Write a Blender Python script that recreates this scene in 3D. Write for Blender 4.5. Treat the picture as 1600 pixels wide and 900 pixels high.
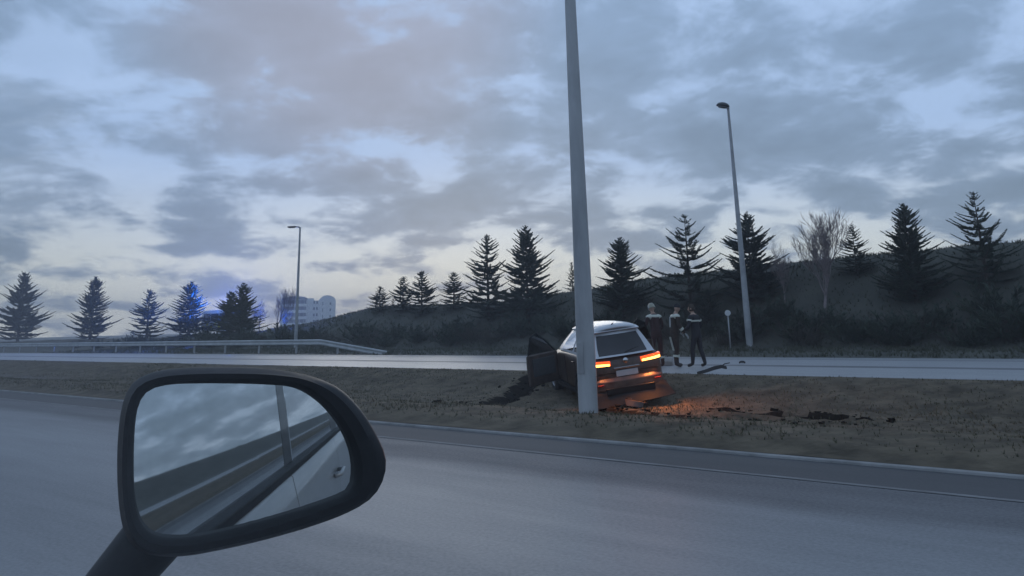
import bpy, bmesh, math, random
from mathutils import Vector, Matrix, noise
PI = math.pi
S = bpy.context.scene
for o in list(bpy.data.objects): bpy.data.objects.remove(o)
C = S.collection

# ------------------------------------------------------------------ camera, sky, sun, exposure
YAW, PITCH, ROLL, PY, FOC, EYE = 0.69089, 0.23847, 0.025094, 203.98, 1250.0, 1.25
cd = bpy.data.cameras.new('camera'); cam = bpy.data.objects.new('camera', cd); C.objects.link(cam)
cd.sensor_width = 36.0; cd.lens = FOC / 1600 * 36; cd.shift_y = -(450 - PY) / 1600
cd.clip_start = 0.02; cd.clip_end = 6000
RM = Matrix.Rotation(YAW, 3, 'Z') @ Matrix.Rotation(PI/2 + PITCH, 3, 'X') @ Matrix.Rotation(-ROLL, 3, 'Z')
cam.matrix_world = Matrix.Translation((0, 0, EYE)) @ RM.to_4x4()
S.camera = cam
SUN_AZ, SUN_EL = math.radians(44), math.radians(9)      # azimuth measured from +Y towards -X
w = bpy.data.worlds.new('World'); S.world = w; w.use_nodes = True
SEED = 23.0
def build_world():
    nt = w.node_tree; nt.nodes.clear(); N = nt.nodes.new; L = nt.links.new
    def mth(op, a, b=None, c=None, clamp=False):
        n = N('ShaderNodeMath'); n.operation = op; n.use_clamp = clamp
        for i, v in enumerate((a, b, c)):
            if v is None: continue
            if hasattr(v, 'links'): L(v, n.inputs[i])
            else: n.inputs[i].default_value = v
        return n.outputs[0]
    def mixc(f, a, b):
        n = N('ShaderNodeMix'); n.data_type = 'RGBA'
        for s, v in ((n.inputs[0], f), (n.inputs[6], a), (n.inputs[7], b)):
            if hasattr(v, 'links'): L(v, s)
            else: s.default_value = v if not isinstance(v, tuple) else (*v, 1)
        return n.outputs[2]
    def sstep(v, a, b):
        n = N('ShaderNodeMapRange'); n.interpolation_type = 'SMOOTHSTEP'
        L(v, n.inputs[0]); n.inputs[1].default_value = a; n.inputs[2].default_value = b
        return n.outputs[0]
    tc = N('ShaderNodeTexCoord'); sx = N('ShaderNodeSeparateXYZ'); L(tc.outputs['Generated'], sx.inputs[0])
    z = mth('MAXIMUM', sx.outputs[2], 0.0)
    den = mth('ADD', z, 0.27)
    cx = N('ShaderNodeCombineXYZ'); L(mth('DIVIDE', sx.outputs[0], den), cx.inputs[0]); L(mth('DIVIDE', sx.outputs[1], den), cx.inputs[1])
    cx.inputs[2].default_value = 3.7
    def nz(scale, det, rough, dist=0.0, off=0.0, stretch=(1, 1, 1)):
        mp = N('ShaderNodeMapping'); L(cx.outputs[0], mp.inputs[0]); mp.inputs['Rotation'].default_value = (0, 0, YAW)
        mp.inputs['Location'].default_value = (off, off * .6, off * .3); mp.inputs['Scale'].default_value = stretch
        n = N('ShaderNodeTexNoise'); L(mp.outputs[0], n.inputs['Vector'])
        n.inputs['Scale'].default_value = scale; n.inputs['Detail'].default_value = det
        n.inputs['Roughness'].default_value = rough; n.inputs['Distortion'].default_value = dist
        return n.outputs[0]
    big = nz(1.7, 4, .5, .1, SEED + 2.1)
    mid = nz(4.4, 8, .54, .25, SEED + 5.3)
    fine = nz(14.0, 8, .6, .2, SEED)
    d = mth('ADD', mth('ADD', mth('MULTIPLY', big, .36), mth('MULTIPLY', mid, .52)), mth('MULTIPLY', fine, .14))
    #BS: where the sun stands behind the clouds
    sdir = (-math.sin(SUN_AZ), math.cos(SUN_AZ), 0)
    dp = N('ShaderNodeVectorMath'); dp.operation = 'DOT_PRODUCT'; L(tc.outputs['Generated'], dp.inputs[0]); dp.inputs[1].default_value = sdir
    side = sstep(dp.outputs['Value'], -.2, 1.0)
    low = mth('SUBTRACT', 1.0, sstep(z, .02, .22))
    glow = mth('MULTIPLY', low, mth('MULTIPLY_ADD', side, .8, .2))
    glow_ = glow
    cover = sstep(mth('SUBTRACT', d, mth('MULTIPLY', glow_, .05)), .42, .53)                       # 1 = cloud, 0 = gap
    gap = mixc(glow, (.44, .60, .90), (.88, .90, .84))
    thick = sstep(mth('ADD', mth('MULTIPLY', mid, .6), mth('MULTIPLY', big, .4)), .42, .66)
    cl = mixc(thick, (.28, .385, .56), (.185, .262, .38))
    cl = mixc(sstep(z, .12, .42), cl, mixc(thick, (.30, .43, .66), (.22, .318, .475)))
    pink = mth('MULTIPLY', sstep(nz(.55, 2, .5, 0, 9.4), .5, .75), .12)
    cl = mixc(pink, cl, (.42, .36, .47))
    wd = N('ShaderNodeVectorMath'); wd.operation = 'DOT_PRODUCT'; L(tc.outputs['Generated'], wd.inputs[0]); wd.inputs[1].default_value = (-.722, .555, .413)
    cl = mixc(mth('MULTIPLY', sstep(wd.outputs['Value'], .955, 1.0), .40), cl, (.52, .42, .44))
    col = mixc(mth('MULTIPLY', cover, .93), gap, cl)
    sky = N('ShaderNodeTexSky'); sky.sky_type = 'NISHITA'; sky.sun_disc = False
    sky.sun_elevation = SUN_EL; sky.sun_rotation = -SUN_AZ
    b1 = N('ShaderNodeBackground'); L(sky.outputs[0], b1.inputs[0]); b1.inputs[1].default_value = .05
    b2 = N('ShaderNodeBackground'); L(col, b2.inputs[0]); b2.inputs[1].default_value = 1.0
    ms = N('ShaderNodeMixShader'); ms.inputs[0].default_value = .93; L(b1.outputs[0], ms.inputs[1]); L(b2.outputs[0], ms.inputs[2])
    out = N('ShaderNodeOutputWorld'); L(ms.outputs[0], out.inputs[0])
build_world()
sl = bpy.data.lights.new('sun', 'SUN'); sl.energy = 0.5; sl.angle = math.radians(25); sl.color = (1, .93, .84)
sun = bpy.data.objects.new('sun', sl); C.objects.link(sun)
sd = Vector((-math.sin(SUN_AZ) * math.cos(SUN_EL), math.cos(SUN_AZ) * math.cos(SUN_EL), math.sin(SUN_EL)))
sun.rotation_euler = sd.to_track_quat('Z', 'Y').to_euler()
S.view_settings.view_transform = 'Standard'; S.view_settings.look = 'None'
S.view_settings.exposure = 0.15; S.view_settings.gamma = 1
S.render.engine = 'CYCLES'

def ray(x, y): return RM @ Vector(((x - 800) / FOC, (PY - y) / FOC, -1))
def at(x, y, z=0.0):
    d = ray(x, y); return Vector((0, 0, EYE)) + d * ((z - EYE) / d.z)
def atY(x, y, Y):
    d = ray(x, y); return Vector((0, 0, EYE)) + d * (Y / d.y)

# ------------------------------------------------------------------ materials
def mat(name, col, rough=.8, var=.25, scale=6.0, bump=0.0, bscale=None, metal=0.0, spec=.5, coat=0.0, col2=None, detail=5, emit=None, estr=0, stretch=None, space='Object'):
    m = bpy.data.materials.new(name); m.use_nodes = True; nt = m.node_tree; N = nt.nodes.new; L = nt.links.new
    b = nt.nodes['Principled BSDF']
    tc = N('ShaderNodeTexCoord'); vec = tc.outputs[space]
    if stretch:
        mp = N('ShaderNodeMapping'); L(vec, mp.inputs[0]); mp.inputs['Scale'].default_value = stretch; vec = mp.outputs[0]
    n = N('ShaderNodeTexNoise'); L(vec, n.inputs['Vector']); n.inputs['Scale'].default_value = scale; n.inputs['Detail'].default_value = detail
    n.inputs['Roughness'].default_value = .6
    r = N('ShaderNodeValToRGB'); L(n.outputs[0], r.inputs[0])
    c2 = col2 if col2 else tuple(c * (1 + var) for c in col); c1 = col if col2 else tuple(c * (1 - var) for c in col)
    r.color_ramp.elements[0].position = .33; r.color_ramp.elements[1].position = .67
    r.color_ramp.elements[0].color = (*c1, 1); r.color_ramp.elements[1].color = (*c2, 1)
    L(r.outputs[0], b.inputs['Base Color'])
    b.inputs['Roughness'].default_value = rough; b.inputs['Metallic'].default_value = metal
    b.inputs['Specular IOR Level'].default_value = spec; b.inputs['Coat Weight'].default_value = coat
    if bump:
        n2 = N('ShaderNodeTexNoise'); L(vec, n2.inputs['Vector']); n2.inputs['Scale'].default_value = bscale or scale * 4; n2.inputs['Detail'].default_value = 6
        bp = N('ShaderNodeBump'); bp.inputs['Strength'].default_value = bump; bp.inputs['Distance'].default_value = .02
        L(n2.outputs[0], bp.inputs['Height']); L(bp.outputs[0], b.inputs['Normal'])
    if emit:
        b.inputs['Emission Color'].default_value = (*emit, 1); b.inputs['Emission Strength'].default_value = estr
    return m

def road_mat(name, base, dark, tracks, rlo, rhi):
    """asphalt: noise grain, wheel-track bands along X at the given Y centres (wetter, smoother), rough elsewhere"""
    m = bpy.data.materials.new(name); m.use_nodes = True; nt = m.node_tree; N = nt.nodes.new; L = nt.links.new
    b = nt.nodes['Principled BSDF']
    g = N('ShaderNodeTexCoord'); sx = N('ShaderNodeSeparateXYZ'); L(g.outputs['Object'], sx.inputs[0])
    def mp(v, a, bb, c, d):
        n = N('ShaderNodeMapRange'); n.interpolation_type = 'SMOOTHSTEP'; L(v, n.inputs[0])
        for i, q in enumerate((a, bb, c, d)): n.inputs[i+1].default_value = q
        return n.outputs[0]
    def mth(op, a, bb):
        n = N('ShaderNodeMath'); n.operation = op
        for i, v in enumerate((a, bb)):
            if hasattr(v, 'links'): L(v, n.inputs[i])
            else: n.inputs[i].default_value = v
        return n.outputs[0]
    def nz(sc, st, det=6):
        q = N('ShaderNodeMapping'); L(g.outputs['Object'], q.inputs[0]); q.inputs['Scale'].default_value = st
        n = N('ShaderNodeTexNoise'); L(q.outputs[0], n.inputs['Vector']); n.inputs['Scale'].default_value = sc; n.inputs['Detail'].default_value = det; n.inputs['Roughness'].default_value = .65
        return n.outputs[0]
    wob = mth('MULTIPLY', mth('SUBTRACT', nz(.35, (1, .3, 1), 3), .5), .5)
    yy = mth('ADD', sx.outputs[1], wob)
    acc = None
    for (yc, hw, amt) in tracks:
        d = mth('ABSOLUTE', mth('SUBTRACT', yy, yc), 0)
        v = mp(d, hw * .45, hw, amt, 0.0)
        acc = v if acc is None else mth('ADD', acc, v)
    if acc is None:
        acc = mth('MULTIPLY', wob, 0.0)
    patch = nz(1.3, (.3, 2.2, 1), 9)
    grain = nz(38, (1, 1, 1), 4)
    f = mth('ADD', mth('ADD', acc, mth('MULTIPLY', mth('SUBTRACT', patch, .5), 1.3)), mth('MULTIPLY', mth('SUBTRACT', grain, .5), 2.0))
    r = N('ShaderNodeMapRange'); L(f, r.inputs[0]); r.inputs[1].default_value = -.6; r.inputs[2].default_value = 1.3
    cr = N('ShaderNodeValToRGB'); L(r.outputs[0], cr.inputs[0]); cr.color_ramp.elements[0].color = (*base, 1); cr.color_ramp.elements[1].color = (*dark, 1)
    L(cr.outputs[0], b.inputs['Base Color'])
    rr = N('ShaderNodeMapRange'); L(f, rr.inputs[0]); rr.inputs[1].default_value = -.6; rr.inputs[2].default_value = 1.3; rr.inputs[3].default_value = rlo; rr.inputs[4].default_value = rhi
    L(rr.outputs[0], b.inputs['Roughness'])
    bp = N('ShaderNodeBump'); bp.inputs['Strength'].default_value = .12; bp.inputs['Distance'].default_value = .006
    L(nz(160, (1, 1, 1), 3), bp.inputs['Height']); L(bp.outputs[0], b.inputs['Normal'])
    return m

M = {}
M['near_road'] = road_mat('near_road', (.25, .25, .252), (.085, .085, .09), [(6.4, .9, 1.0), (1.6, 1.0, -.3), (4.2, 1.0, -.35)], .58, .8)
M['strip'] = road_mat('road_edge_strip', (.075, .075, .078), (.045, .045, .048), [], .8, .95)
M['far_road'] = road_mat('far_road', (.34, .34, .34), (.12, .12, .125), [(21.9, .45, 1.6), (25.4, .5, .6)], .42, .6)
M['paint'] = mat('road_paint', (.10, .10, .10), .85, col2=(.22, .22, .22), scale=5, detail=9, bump=.1, stretch=(.5, 2, 1))
M['kerb'] = mat('kerb_concrete', (.24, .235, .225), .85, .3, 3, .3)
M['grass_soil'] = mat('median_soil', (.06, .05, .036), .95, spec=.15, scale=2.4, detail=12, col2=(.145, .118, .082), bump=1.0, bscale=9)
M['verge'] = mat('verge_soil', (.065, .066, .055), .95, spec=.15, scale=.8, detail=10, col2=(.10, .098, .08), bump=.6, bscale=9)
M['mud'] = mat('churned_mud', (.016, .013, .010), 1.0, .4, 9, .8, spec=.05)
M['grass_dry'] = mat('dry_grass', (.10, .088, .055), .9, scale=.9, col2=(.17, .14, .09), space='Object')
M['grass_dark'] = mat('dull_grass', (.06, .064, .042), .9, scale=.5, col2=(.09, .09, .06))
M['grass_olive'] = mat('olive_grass', (.075, .075, .045), .9, scale=.9, col2=(.12, .11, .065))
M['needle'] = mat('spruce_needles', (.045, .06, .045), .85, scale=1.3, col2=(.075, .095, .065))
M['needle2'] = mat('spruce_needles_blue', (.045, .06, .05), .85, scale=1.3, col2=(.08, .10, .08))
M['bark'] = mat('bark', (.07, .055, .045), .9, .3, 8, .5)
M['birch'] = mat('bare_twigs', (.22, .175, .17), .85, .25, 5)
M['shrub'] = mat('shrub_twigs', (.065, .062, .05), .9, scale=1.2, col2=(.10, .09, .072))
M['galv'] = mat('galvanised_steel', (.42, .42, .42), .65, .25, 2.2, .08, metal=.1, stretch=(1, 1, .25))
M['galv2'] = mat('weathered_pole', (.38, .38, .38), .6, .18, 2, .05, metal=.1)
M['lamp_dark'] = mat('lamp_housing', (.05, .052, .055), .5, .1, 3)
M['lamp_glass'] = mat('lamp_glass', (.25, .26, .27), .2, .05, 3)
M['rail'] = mat('guardrail_steel', (.42, .43, .43), .7, .15, 2, metal=.0)
M['plastic'] = mat('black_plastic', (.010, .011, .012), .55, .15, 20, .04, spec=.25)
M['plastic_g'] = mat('gloss_black', (.010, .011, .013), .28, .1, 8, coat=.3)
M['tyre'] = mat('tyre_rubber', (.012, .012, .012), .85, .2, 20, .2)
M['rim'] = mat('alloy', (.32, .32, .33), .35, .1, 6, metal=.8)
M['paint_dark'] = mat('dark_car_paint', (.040, .026, .025), .45, scale=4, detail=9, col2=(.10, .070, .052), metal=.15, coat=.3)
M['paint_white'] = mat('pale_roof_paint', (.55, .56, .58), .38, .06, 3, coat=.3)
M['under'] = mat('underbody', (.012, .011, .01), .9, .3, 9)
M['chrome'] = mat('chrome', (.55, .55, .56), .2, .05, 6, metal=1)
M['plate'] = mat('number_plate', (.45, .46, .47), .5, .05, 6)
M['own_paint'] = mat('own_car_paint', (.33, .34, .35), .3, .06, 2, metal=.25, coat=.5)
M['seat'] = mat('seat_fabric', (.05, .052, .055), .9, .2, 30, .2)
M['belt'] = mat('seat_belt', (.35, .35, .33), .7, .1, 30)
M['lamp_red'] = mat('tail_lamp_red', (.25, .01, .005), .25, .1, 9, emit=(1, .10, .02), estr=1.6)
M['lamp_hot'] = mat('brake_light_strip', (.9, .4, .1), .3, .1, 9, emit=(1, .42, .08), estr=6.0)
M['lamp_blue'] = mat('blue_beacon', (.02, .05, .5), .2, .1, 9, emit=(.03, .13, 1), estr=9)
M['cloth_dark'] = mat('dark_uniform', (.018, .019, .024), .85, .25, 18, .3)
M['cloth_turnout'] = mat('turnout_gear', (.040, .028, .022), .9, .25, 18, .3)
M['cloth_red'] = mat('maroon_jacket', (.045, .022, .022), .9, .25, 18, .3)
M['reflect'] = mat('reflective_tape', (.55, .55, .46), .45, .1, 30)
M['skin'] = mat('skin', (.42, .27, .20), .6, .08, 12)
M['helmet'] = mat('pale_helmet', (.30, .29, .22), .4, .08, 8)
M['hair'] = mat('hair', (.05, .035, .025), .8, .3, 40, .3)
M['glove'] = mat('pale_gloves', (.45, .45, .44), .7, .1, 30)
M['boot'] = mat('boots', (.015, .015, .016), .5, .2, 20)
M['bag'] = mat('pale_bag_cloth', (.36, .34, .32), .8, .15, 15, .3)
M['concrete'] = mat('pale_render', (.72, .71, .67), .85, .06, .25, stretch=(1, 1, .3))
M['balcony'] = mat('balcony_front', (.74, .73, .69), .8, .08, .5)
M['roofing'] = mat('roof_sheet', (.13, .13, .14), .7, .15, 1)
M['window'] = mat('window_glass_dark', (.02, .021, .025), .6, .1, 1)
M['dirt_dark'] = mat('dark_plastic_scrap', (.02, .02, .02), .6, .3, 12)
M['sign_white'] = mat('sign_face', (.6, .6, .6), .5, .05, 5)
M['van_white'] = mat('van_paint', (.62, .63, .64), .35, .05, 2, coat=.3)
M['van_yellow'] = mat('van_chequer_yellow', (.55, .48, .05), .4, .05, 2)
def glass_mat(name, tint, opac):
    m = bpy.data.materials.new(name); m.use_nodes = True; nt = m.node_tree; N = nt.nodes.new; L = nt.links.new
    nt.nodes.clear(); out = N('ShaderNodeOutputMaterial'); t = N('ShaderNodeBsdfTransparent'); t.inputs[0].default_value = (*tint, 1)
    g = N('ShaderNodeBsdfGlossy'); g.inputs['Roughness'].default_value = .03; f = N('ShaderNodeFresnel'); f.inputs[0].default_value = 1.5
    nz = N('ShaderNodeTexNoise'); nz.inputs['Scale'].default_value = 9
    ad = N('ShaderNodeMath'); ad.operation = 'MULTIPLY_ADD'; ad.inputs[1].default_value = opac; L(nz.outputs[0], ad.inputs[0]); L(f.outputs[0], ad.inputs[2])
    mx = N('ShaderNodeMixShader'); L(ad.outputs[0], mx.inputs[0]); L(t.outputs[0], mx.inputs[1]); L(g.outputs[0], mx.inputs[2]); L(mx.outputs[0], out.inputs[0])
    return m
M['clear_glass'] = glass_mat('side_window_glass', (.93, .95, .94), .0)
M['car_glass'] = glass_mat('tinted_glass', (.12, .13, .14), .05)
def mirror_mat():
    m = bpy.data.materials.new('mirror_silvering'); m.use_nodes = True; nt = m.node_tree; b = nt.nodes['Principled BSDF']
    b.inputs['Metallic'].default_value = 1; b.inputs['Roughness'].default_value = .03
    n = nt.nodes.new('ShaderNodeTexNoise'); n.inputs['Scale'].default_value = 14; n.inputs['Detail'].default_value = 6
    r = nt.nodes.new('ShaderNodeValToRGB'); r.color_ramp.elements[0].color = (.66, .70, .70, 1); r.color_ramp.elements[1].color = (.78, .82, .81, 1)
    nt.links.new(n.outputs[0], r.inputs[0]); nt.links.new(r.outputs[0], b.inputs['Base Color'])
    r2 = nt.nodes.new('ShaderNodeMapRange'); nt.links.new(n.outputs[0], r2.inputs[0]); r2.inputs[3].default_value = .0; r2.inputs[4].default_value = .03
    nt.links.new(r2.outputs[0], b.inputs['Roughness'])
    return m
M['mirror'] = mirror_mat()

# ------------------------------------------------------------------ mesh helpers
class MB:
    def __init__(s): s.v = []; s.f = []; s.mi = []
    def add(s, vs, fs, mi=0):
        n = len(s.v); s.v += [tuple(v) for v in vs]; s.f += [tuple(i + n for i in f) for f in fs]; s.mi += [mi] * len(fs); return s
    def box(s, c, d, rot=None, mi=0):
        hx, hy, hz = d[0]/2, d[1]/2, d[2]/2
        vs = [Vector((x, y, z)) for x in (-hx, hx) for y in (-hy, hy) for z in (-hz, hz)]
        if rot is not None: vs = [rot @ v for v in vs]
        vs = [v + Vector(c) for v in vs]
        return s.add(vs, [(0,1,3,2),(4,6,7,5),(0,4,5,1),(2,3,7,6),(0,2,6,4),(1,5,7,3)], mi)
    def tube(s, pts, rad, n=8, cap=True, mi=0):
        pts = [Vector(p) for p in pts]; k = len(pts)
        if not hasattr(rad, '__len__'): rad = [rad] * k
        vs = []; 
        for i, p in enumerate(pts):
            t = (pts[min(i+1, k-1)] - pts[max(i-1, 0)]).normalized()
            a = t.orthogonal().normalized() if i == 0 else (a - t * a.dot(t)).normalized()
            b = t.cross(a)
            vs += [p + (a * math.cos(2*PI*j/n) + b * math.sin(2*PI*j/n)) * rad[i] for j in range(n)]
        fs = [(i*n+j, i*n+(j+1)%n, (i+1)*n+(j+1)%n, (i+1)*n+j) for i in range(k-1) for j in range(n)]
        if cap: fs += [tuple(range(n-1, -1, -1)), tuple((k-1)*n+j for j in range(n))]
        return s.add(vs, fs, mi)
    def lathe(s, prof, c=(0,0,0), n=24, rot=None, mi=0):
        vs = []; k = len(prof)
        for r, z in prof:
            for j in range(n):
                v = Vector((r*math.cos(2*PI*j/n), r*math.sin(2*PI*j/n), z))
                if rot is not None: v = rot @ v
                vs.append(v + Vector(c))
        fs = [(i*n+j, i*n+(j+1)%n, (i+1)*n+(j+1)%n, (i+1)*n+j) for i in range(k-1) for j in range(n)]
        return s.add(vs, fs, mi)
    def ell(s, c, r, rot=None, n=14, m=9, mi=0):
        return s.lathe2(c, r, rot, n, m, mi)
    def lathe2(s, c, r, rot, n, m, mi):
        vs = []
        for i in range(m+1):
            t = PI * i / m
            for j in range(n):
                v = Vector((r[0]*math.sin(t)*math.cos(2*PI*j/n), r[1]*math.sin(t)*math.sin(2*PI*j/n), r[2]*math.cos(t)))
                if rot is not None: v = rot @ v
                vs.append(v + Vector(c))
        fs = [(i*n+j, i*n+(j+1)%n, (i+1)*n+(j+1)%n, (i+1)*n+j) for i in range(m) for j in range(n)]
        return s.add(vs, fs, mi)
    def mesh(s, name, mats, smooth=False):
        me = bpy.data.meshes.new(name); me.from_pydata(s.v, [], s.f)
        if not isinstance(mats, (list, tuple)): mats = [mats]
        for m in mats: me.materials.append(m)
        if any(s.mi): me.polygons.foreach_set('material_index', s.mi)
        if smooth: me.polygons.foreach_set('use_smooth', [True] * len(s.f))
        me.validate(); me.update(); return me
    def build(s, name, mats, parent=None, smooth=False, bevel=0):
        o = bpy.data.objects.new(name, s.mesh(name, mats, smooth)); C.objects.link(o)
        if parent: o.parent = parent
        if bevel:
            b = o.modifiers.new('bevel', 'BEVEL'); b.width = bevel; b.segments = 2; b.limit_method = 'ANGLE'
        return o
def tag(o, label=None, cat=None, group=None, kind=None):
    if label: o['label'] = label
    if cat: o['category'] = cat
    if group: o['group'] = group
    if kind: o['kind'] = kind
    return o
def thing(name, label, cat, loc=(0,0,0), rz=0, group=None):
    o = bpy.data.objects.new(name, None); C.objects.link(o); o.location = loc; o.rotation_euler = (0, 0, rz)
    o.empty_display_size = .2
    return tag(o, label, cat, group)
def auto_smooth(o, ang=35):
    me = o.data; me.polygons.foreach_set('use_smooth', [True] * len(me.polygons))
    bm = bmesh.new(); bm.from_mesh(me)
    for e in bm.edges:
        if len(e.link_faces) == 2 and e.calc_face_angle(0) > math.radians(ang): e.smooth = False
    bm.to_mesh(me); bm.free(); return o
def sm(t): t = max(0, min(1, t)); return t*t*(3-2*t)
def lerp(a, b, t): return a + (b - a) * t
def interp(x, tab):
    if x <= tab[0][0]: return tab[0][1]
    for (a, va), (b, vb) in zip(tab, tab[1:]):
        if x <= b: return lerp(va, vb, (x - a) / (b - a))
    return tab[-1][1]
def fb(x, y, s, o=4): return noise.fractal(Vector((x*s, y*s, 1.3)), 1.0, 2.0, o)

# ------------------------------------------------------------------ terrain
Y_A, Y_B, Y_C = 7.72, 17.75, 26.6        # near kerb / median end / far road end
RUTS = [
    ([(-9.2, 10.6), (-10.0, 10.9), (-11.0, 12.2), (-12.0, 14.0), (-12.9, 16.0), (-13.2, 17.3)], .30, .20),
    ([(-3.5, 11.7), (-5.2, 12.0), (-6.8, 12.1), (-8.2, 12.6), (-9.3, 13.8)], .36, .16),
    ([(-4.2, 13.9), (-5.6, 13.8), (-7.0, 14.0)], .22, .08)]
def segdist(x, y, pl):
    best = 9; tt = 0
    for i, ((ax, ay), (bx, by)) in enumerate(zip(pl, pl[1:])):
        dx, dy = bx-ax, by-ay; t = max(0, min(1, ((x-ax)*dx + (y-ay)*dy) / (dx*dx+dy*dy)))
        d = math.hypot(x-ax-dx*t, y-ay-dy*t)
        if d < best: best = d; tt = (i + t) / (len(pl)-1)
    return best, tt
def rut(x, y):
    v = 0; mud = 0
    if -15 < x < -2 and 9.5 < y < 18.2:
        for pl, wd, dp in RUTS:
            d, t = segdist(x, y, pl); wob = 1 + .35*fb(x, y, 1.7)
            ww = wd * wob * min(1, .25 + 3*t) * min(1, .3 + 4*(1-t)) 
            if d < ww * 2.4:
                k = d / ww
                v += -dp * (1 - sm(k)) * min(1, t*4+.2) + .07 * math.exp(-((k - 1.35) / .35)**2)
                mud = max(mud, 1 - sm((k - .8) / .6))
    return v, mud
def med_z(x, y):
    t = (y - Y_A) / (Y_B - Y_A)
    e = min(1, (y - Y_A) / .6) * min(1, (Y_B - y) / .5)
    z = .03 + .07 * sm((y - Y_A) / .5) * (1 - sm((y - 8.8) / 1.5)) - .40 * sm((y - 9.2) / 3.6) * (1 - sm((y - 14.6) / 2.8))
    z += e * (.035 * fb(x, y, 1.1) + .018 * fb(x, y, 5))
    return z
def seq(a, b, d):
    n = max(1, round((b-a)/d)); return [a + (b-a)*i/n for i in range(n)]
def sheet(name, xs, ys, zf, mats, mf=None, kind='structure'):
    mb = MB(); nx, ny = len(xs), len(ys)
    mb.v = [(x, y, zf(x, y)) for y in ys for x in xs]
    for j in range(ny-1):
        for i in range(nx-1):
            mb.f.append((j*nx+i, j*nx+i+1, (j+1)*nx+i+1, (j+1)*nx+i))
            mb.mi.append(mf((xs[i]+xs[i+1])/2, (ys[j]+ys[j+1])/2) if mf else 0)
    return tag(mb.build(name, mats, smooth=True), kind=kind)
sheet('ground', [-3000, -800, -300, 0, 300, 800, 3000], [-3000, -300, -60, 0, 60, 400, 3000], lambda x, y: -.7, M['verge'])
sheet('near_road', seq(-900, -60, 60) + seq(-60, 60, 5) + [60, 400], [-7.5, -3, 0, 3, 5, 6.2, 6.74], lambda x, y: 0.0, M['near_road'])
sheet('road_edge_strip', seq(-900, -60, 60) + seq(-60, 60, 5) + [60, 400], [6.74, 7.6], lambda x, y: 0.0, M['strip'])
k = MB(); k.box((-250, 7.62, .0), (1300, .10, .05)); tag(k.build('kerb', M['kerb'], bevel=.02), kind='structure')
def dash(name, y, wd, x0=-300, x1=80, z=.004):
    mb = MB(); xs = seq(x0, x1, 4) + [x1]
    for a, b in zip(xs, xs[1:]):
        mb.add([(a, y-wd/2, z), (b, y-wd/2, z), (b, y+wd/2, z), (a, y+wd/2, z)], [(0,1,2,3)])
    return tag(mb.build(name, M['paint']), kind='structure')
dash('edge_line', 6.71, .07)
dash('far_edge_line', 18.15, .12); dash('far_edge_line', 26.1, .12)
mdl = MB()
for i in range(-20, 8):
    mdl.add([(i*9, 22.02, .004), (i*9+3, 22.02, .004), (i*9+3, 22.14, .004), (i*9, 22.14, .004)], [(0,1,2,3)])
tag(mdl.build('lane_dashes', M['paint']), kind='structure')
sheet('median', seq(-900, -70, 60) + seq(-70, -24, .6) + seq(-24, 6, .11) + seq(6, 60, 1) + [60, 400], [7.64] + seq(Y_A, Y_B, .11) + [Y_B],
      lambda x, y: med_z(x, y) + rut(x, y)[0], [M['grass_soil'], M['mud']], lambda x, y: 1 if rut(x, y)[1] > .5 else 0)
sheet('far_road', seq(-900, -60, 60) + seq(-60, 60, 5) + [60, 400], [Y_B, 20, 22, 24, Y_C], lambda x, y: 0.0, M['far_road'])
BERM = [(-120, .7), (-75, .9), (-64, 1.1), (-56, 1.6), (-46, 2.75), (-36, 2.65), (-30, 3.0), (-26, 3.3), (-23.5, 3.62), (-20, 3.68), (-14.5, 3.95), (0, 4.3), (20, 4.4), (60, 4)]
def ver_z(x, y):
    h = interp(x, BERM)
    z = h * sm((y - 33.5) / 6.5) * (1 - sm((y - 45) / 12))
    z += (.05 * fb(x, y, .9) + .12 * fb(x, y, .25) * sm((y-32)/4)) * sm((y - Y_C) / 1.2)
    z += -.06 * sm((y-Y_C)/.8) * (1 - sm((y-29)/2))
    if y > 350: z = -.7
    return z
sheet('verge', seq(-900, -130, 40) + seq(-130, 40, .7) + seq(40, 200, 8) + [200, 400],
      seq(Y_C, 33, .5) + seq(33, 48, .45) + seq(48, 60, 2) + seq(60, 340, 40) + [340, 351], ver_z, M['verge'])

# grass as one uncountable mass on the median, another on the embankment
def tufts(name, n, region, zf, h, mats, seed, thin=None):
    R = random.Random(seed); mb = MB()
    for _ in range(n):
        x, y = region(R)
        g = .5 + .5 * fb(x, y, .55, 3)
        if R.random() > .25 + g: continue
        if thin and thin(x, y): continue
        z = zf(x, y); hh = h * R.uniform(.5, 1.25) * (.6 + .7*g)
        mi = 0 if R.random() < .55 + .5*fb(x+30, y, .3, 2) else 1
        for b in range(3):
            a = R.uniform(0, 2*PI); ww = hh * .16; dx, dy = math.cos(a), math.sin(a); ln = R.uniform(.2, .9) * hh
            lx, ly = R.uniform(-1, 1), R.uniform(-1, 1)
            mb.add([(x - dy*ww, y + dx*ww, z - .01), (x + dy*ww, y - dx*ww, z - .01), (x + lx*ln, y + ly*ln, z + hh*R.uniform(.6, 1))], [(0,1,2)], mi)
    return tag(mb.build(name, mats), kind='stuff')
def reg_med(R):
    y = R.uniform(8.0, 17.6); x = -R.uniform(-6, 34) if R.random() < .8 else -R.uniform(30, 60); return x, y
tag(tufts('median_grass', 60000, reg_med, lambda x, y: med_z(x, y) + rut(x, y)[0], .046, [M['grass_dry'], M['grass_olive']], 3, lambda x, y: rut(x, y)[1] > .35), 'short dull dry grass covering the sunken median strip', 'grass')
tag(tufts('embankment_grass', 50000, lambda R: (R.uniform(-75, 14), 28 + R.random()**.8 * 18), ver_z, .15, [M['grass_dark'], M['grass_dark']], 4), 'dark rough grass covering the embankment behind the far road', 'grass')

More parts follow.
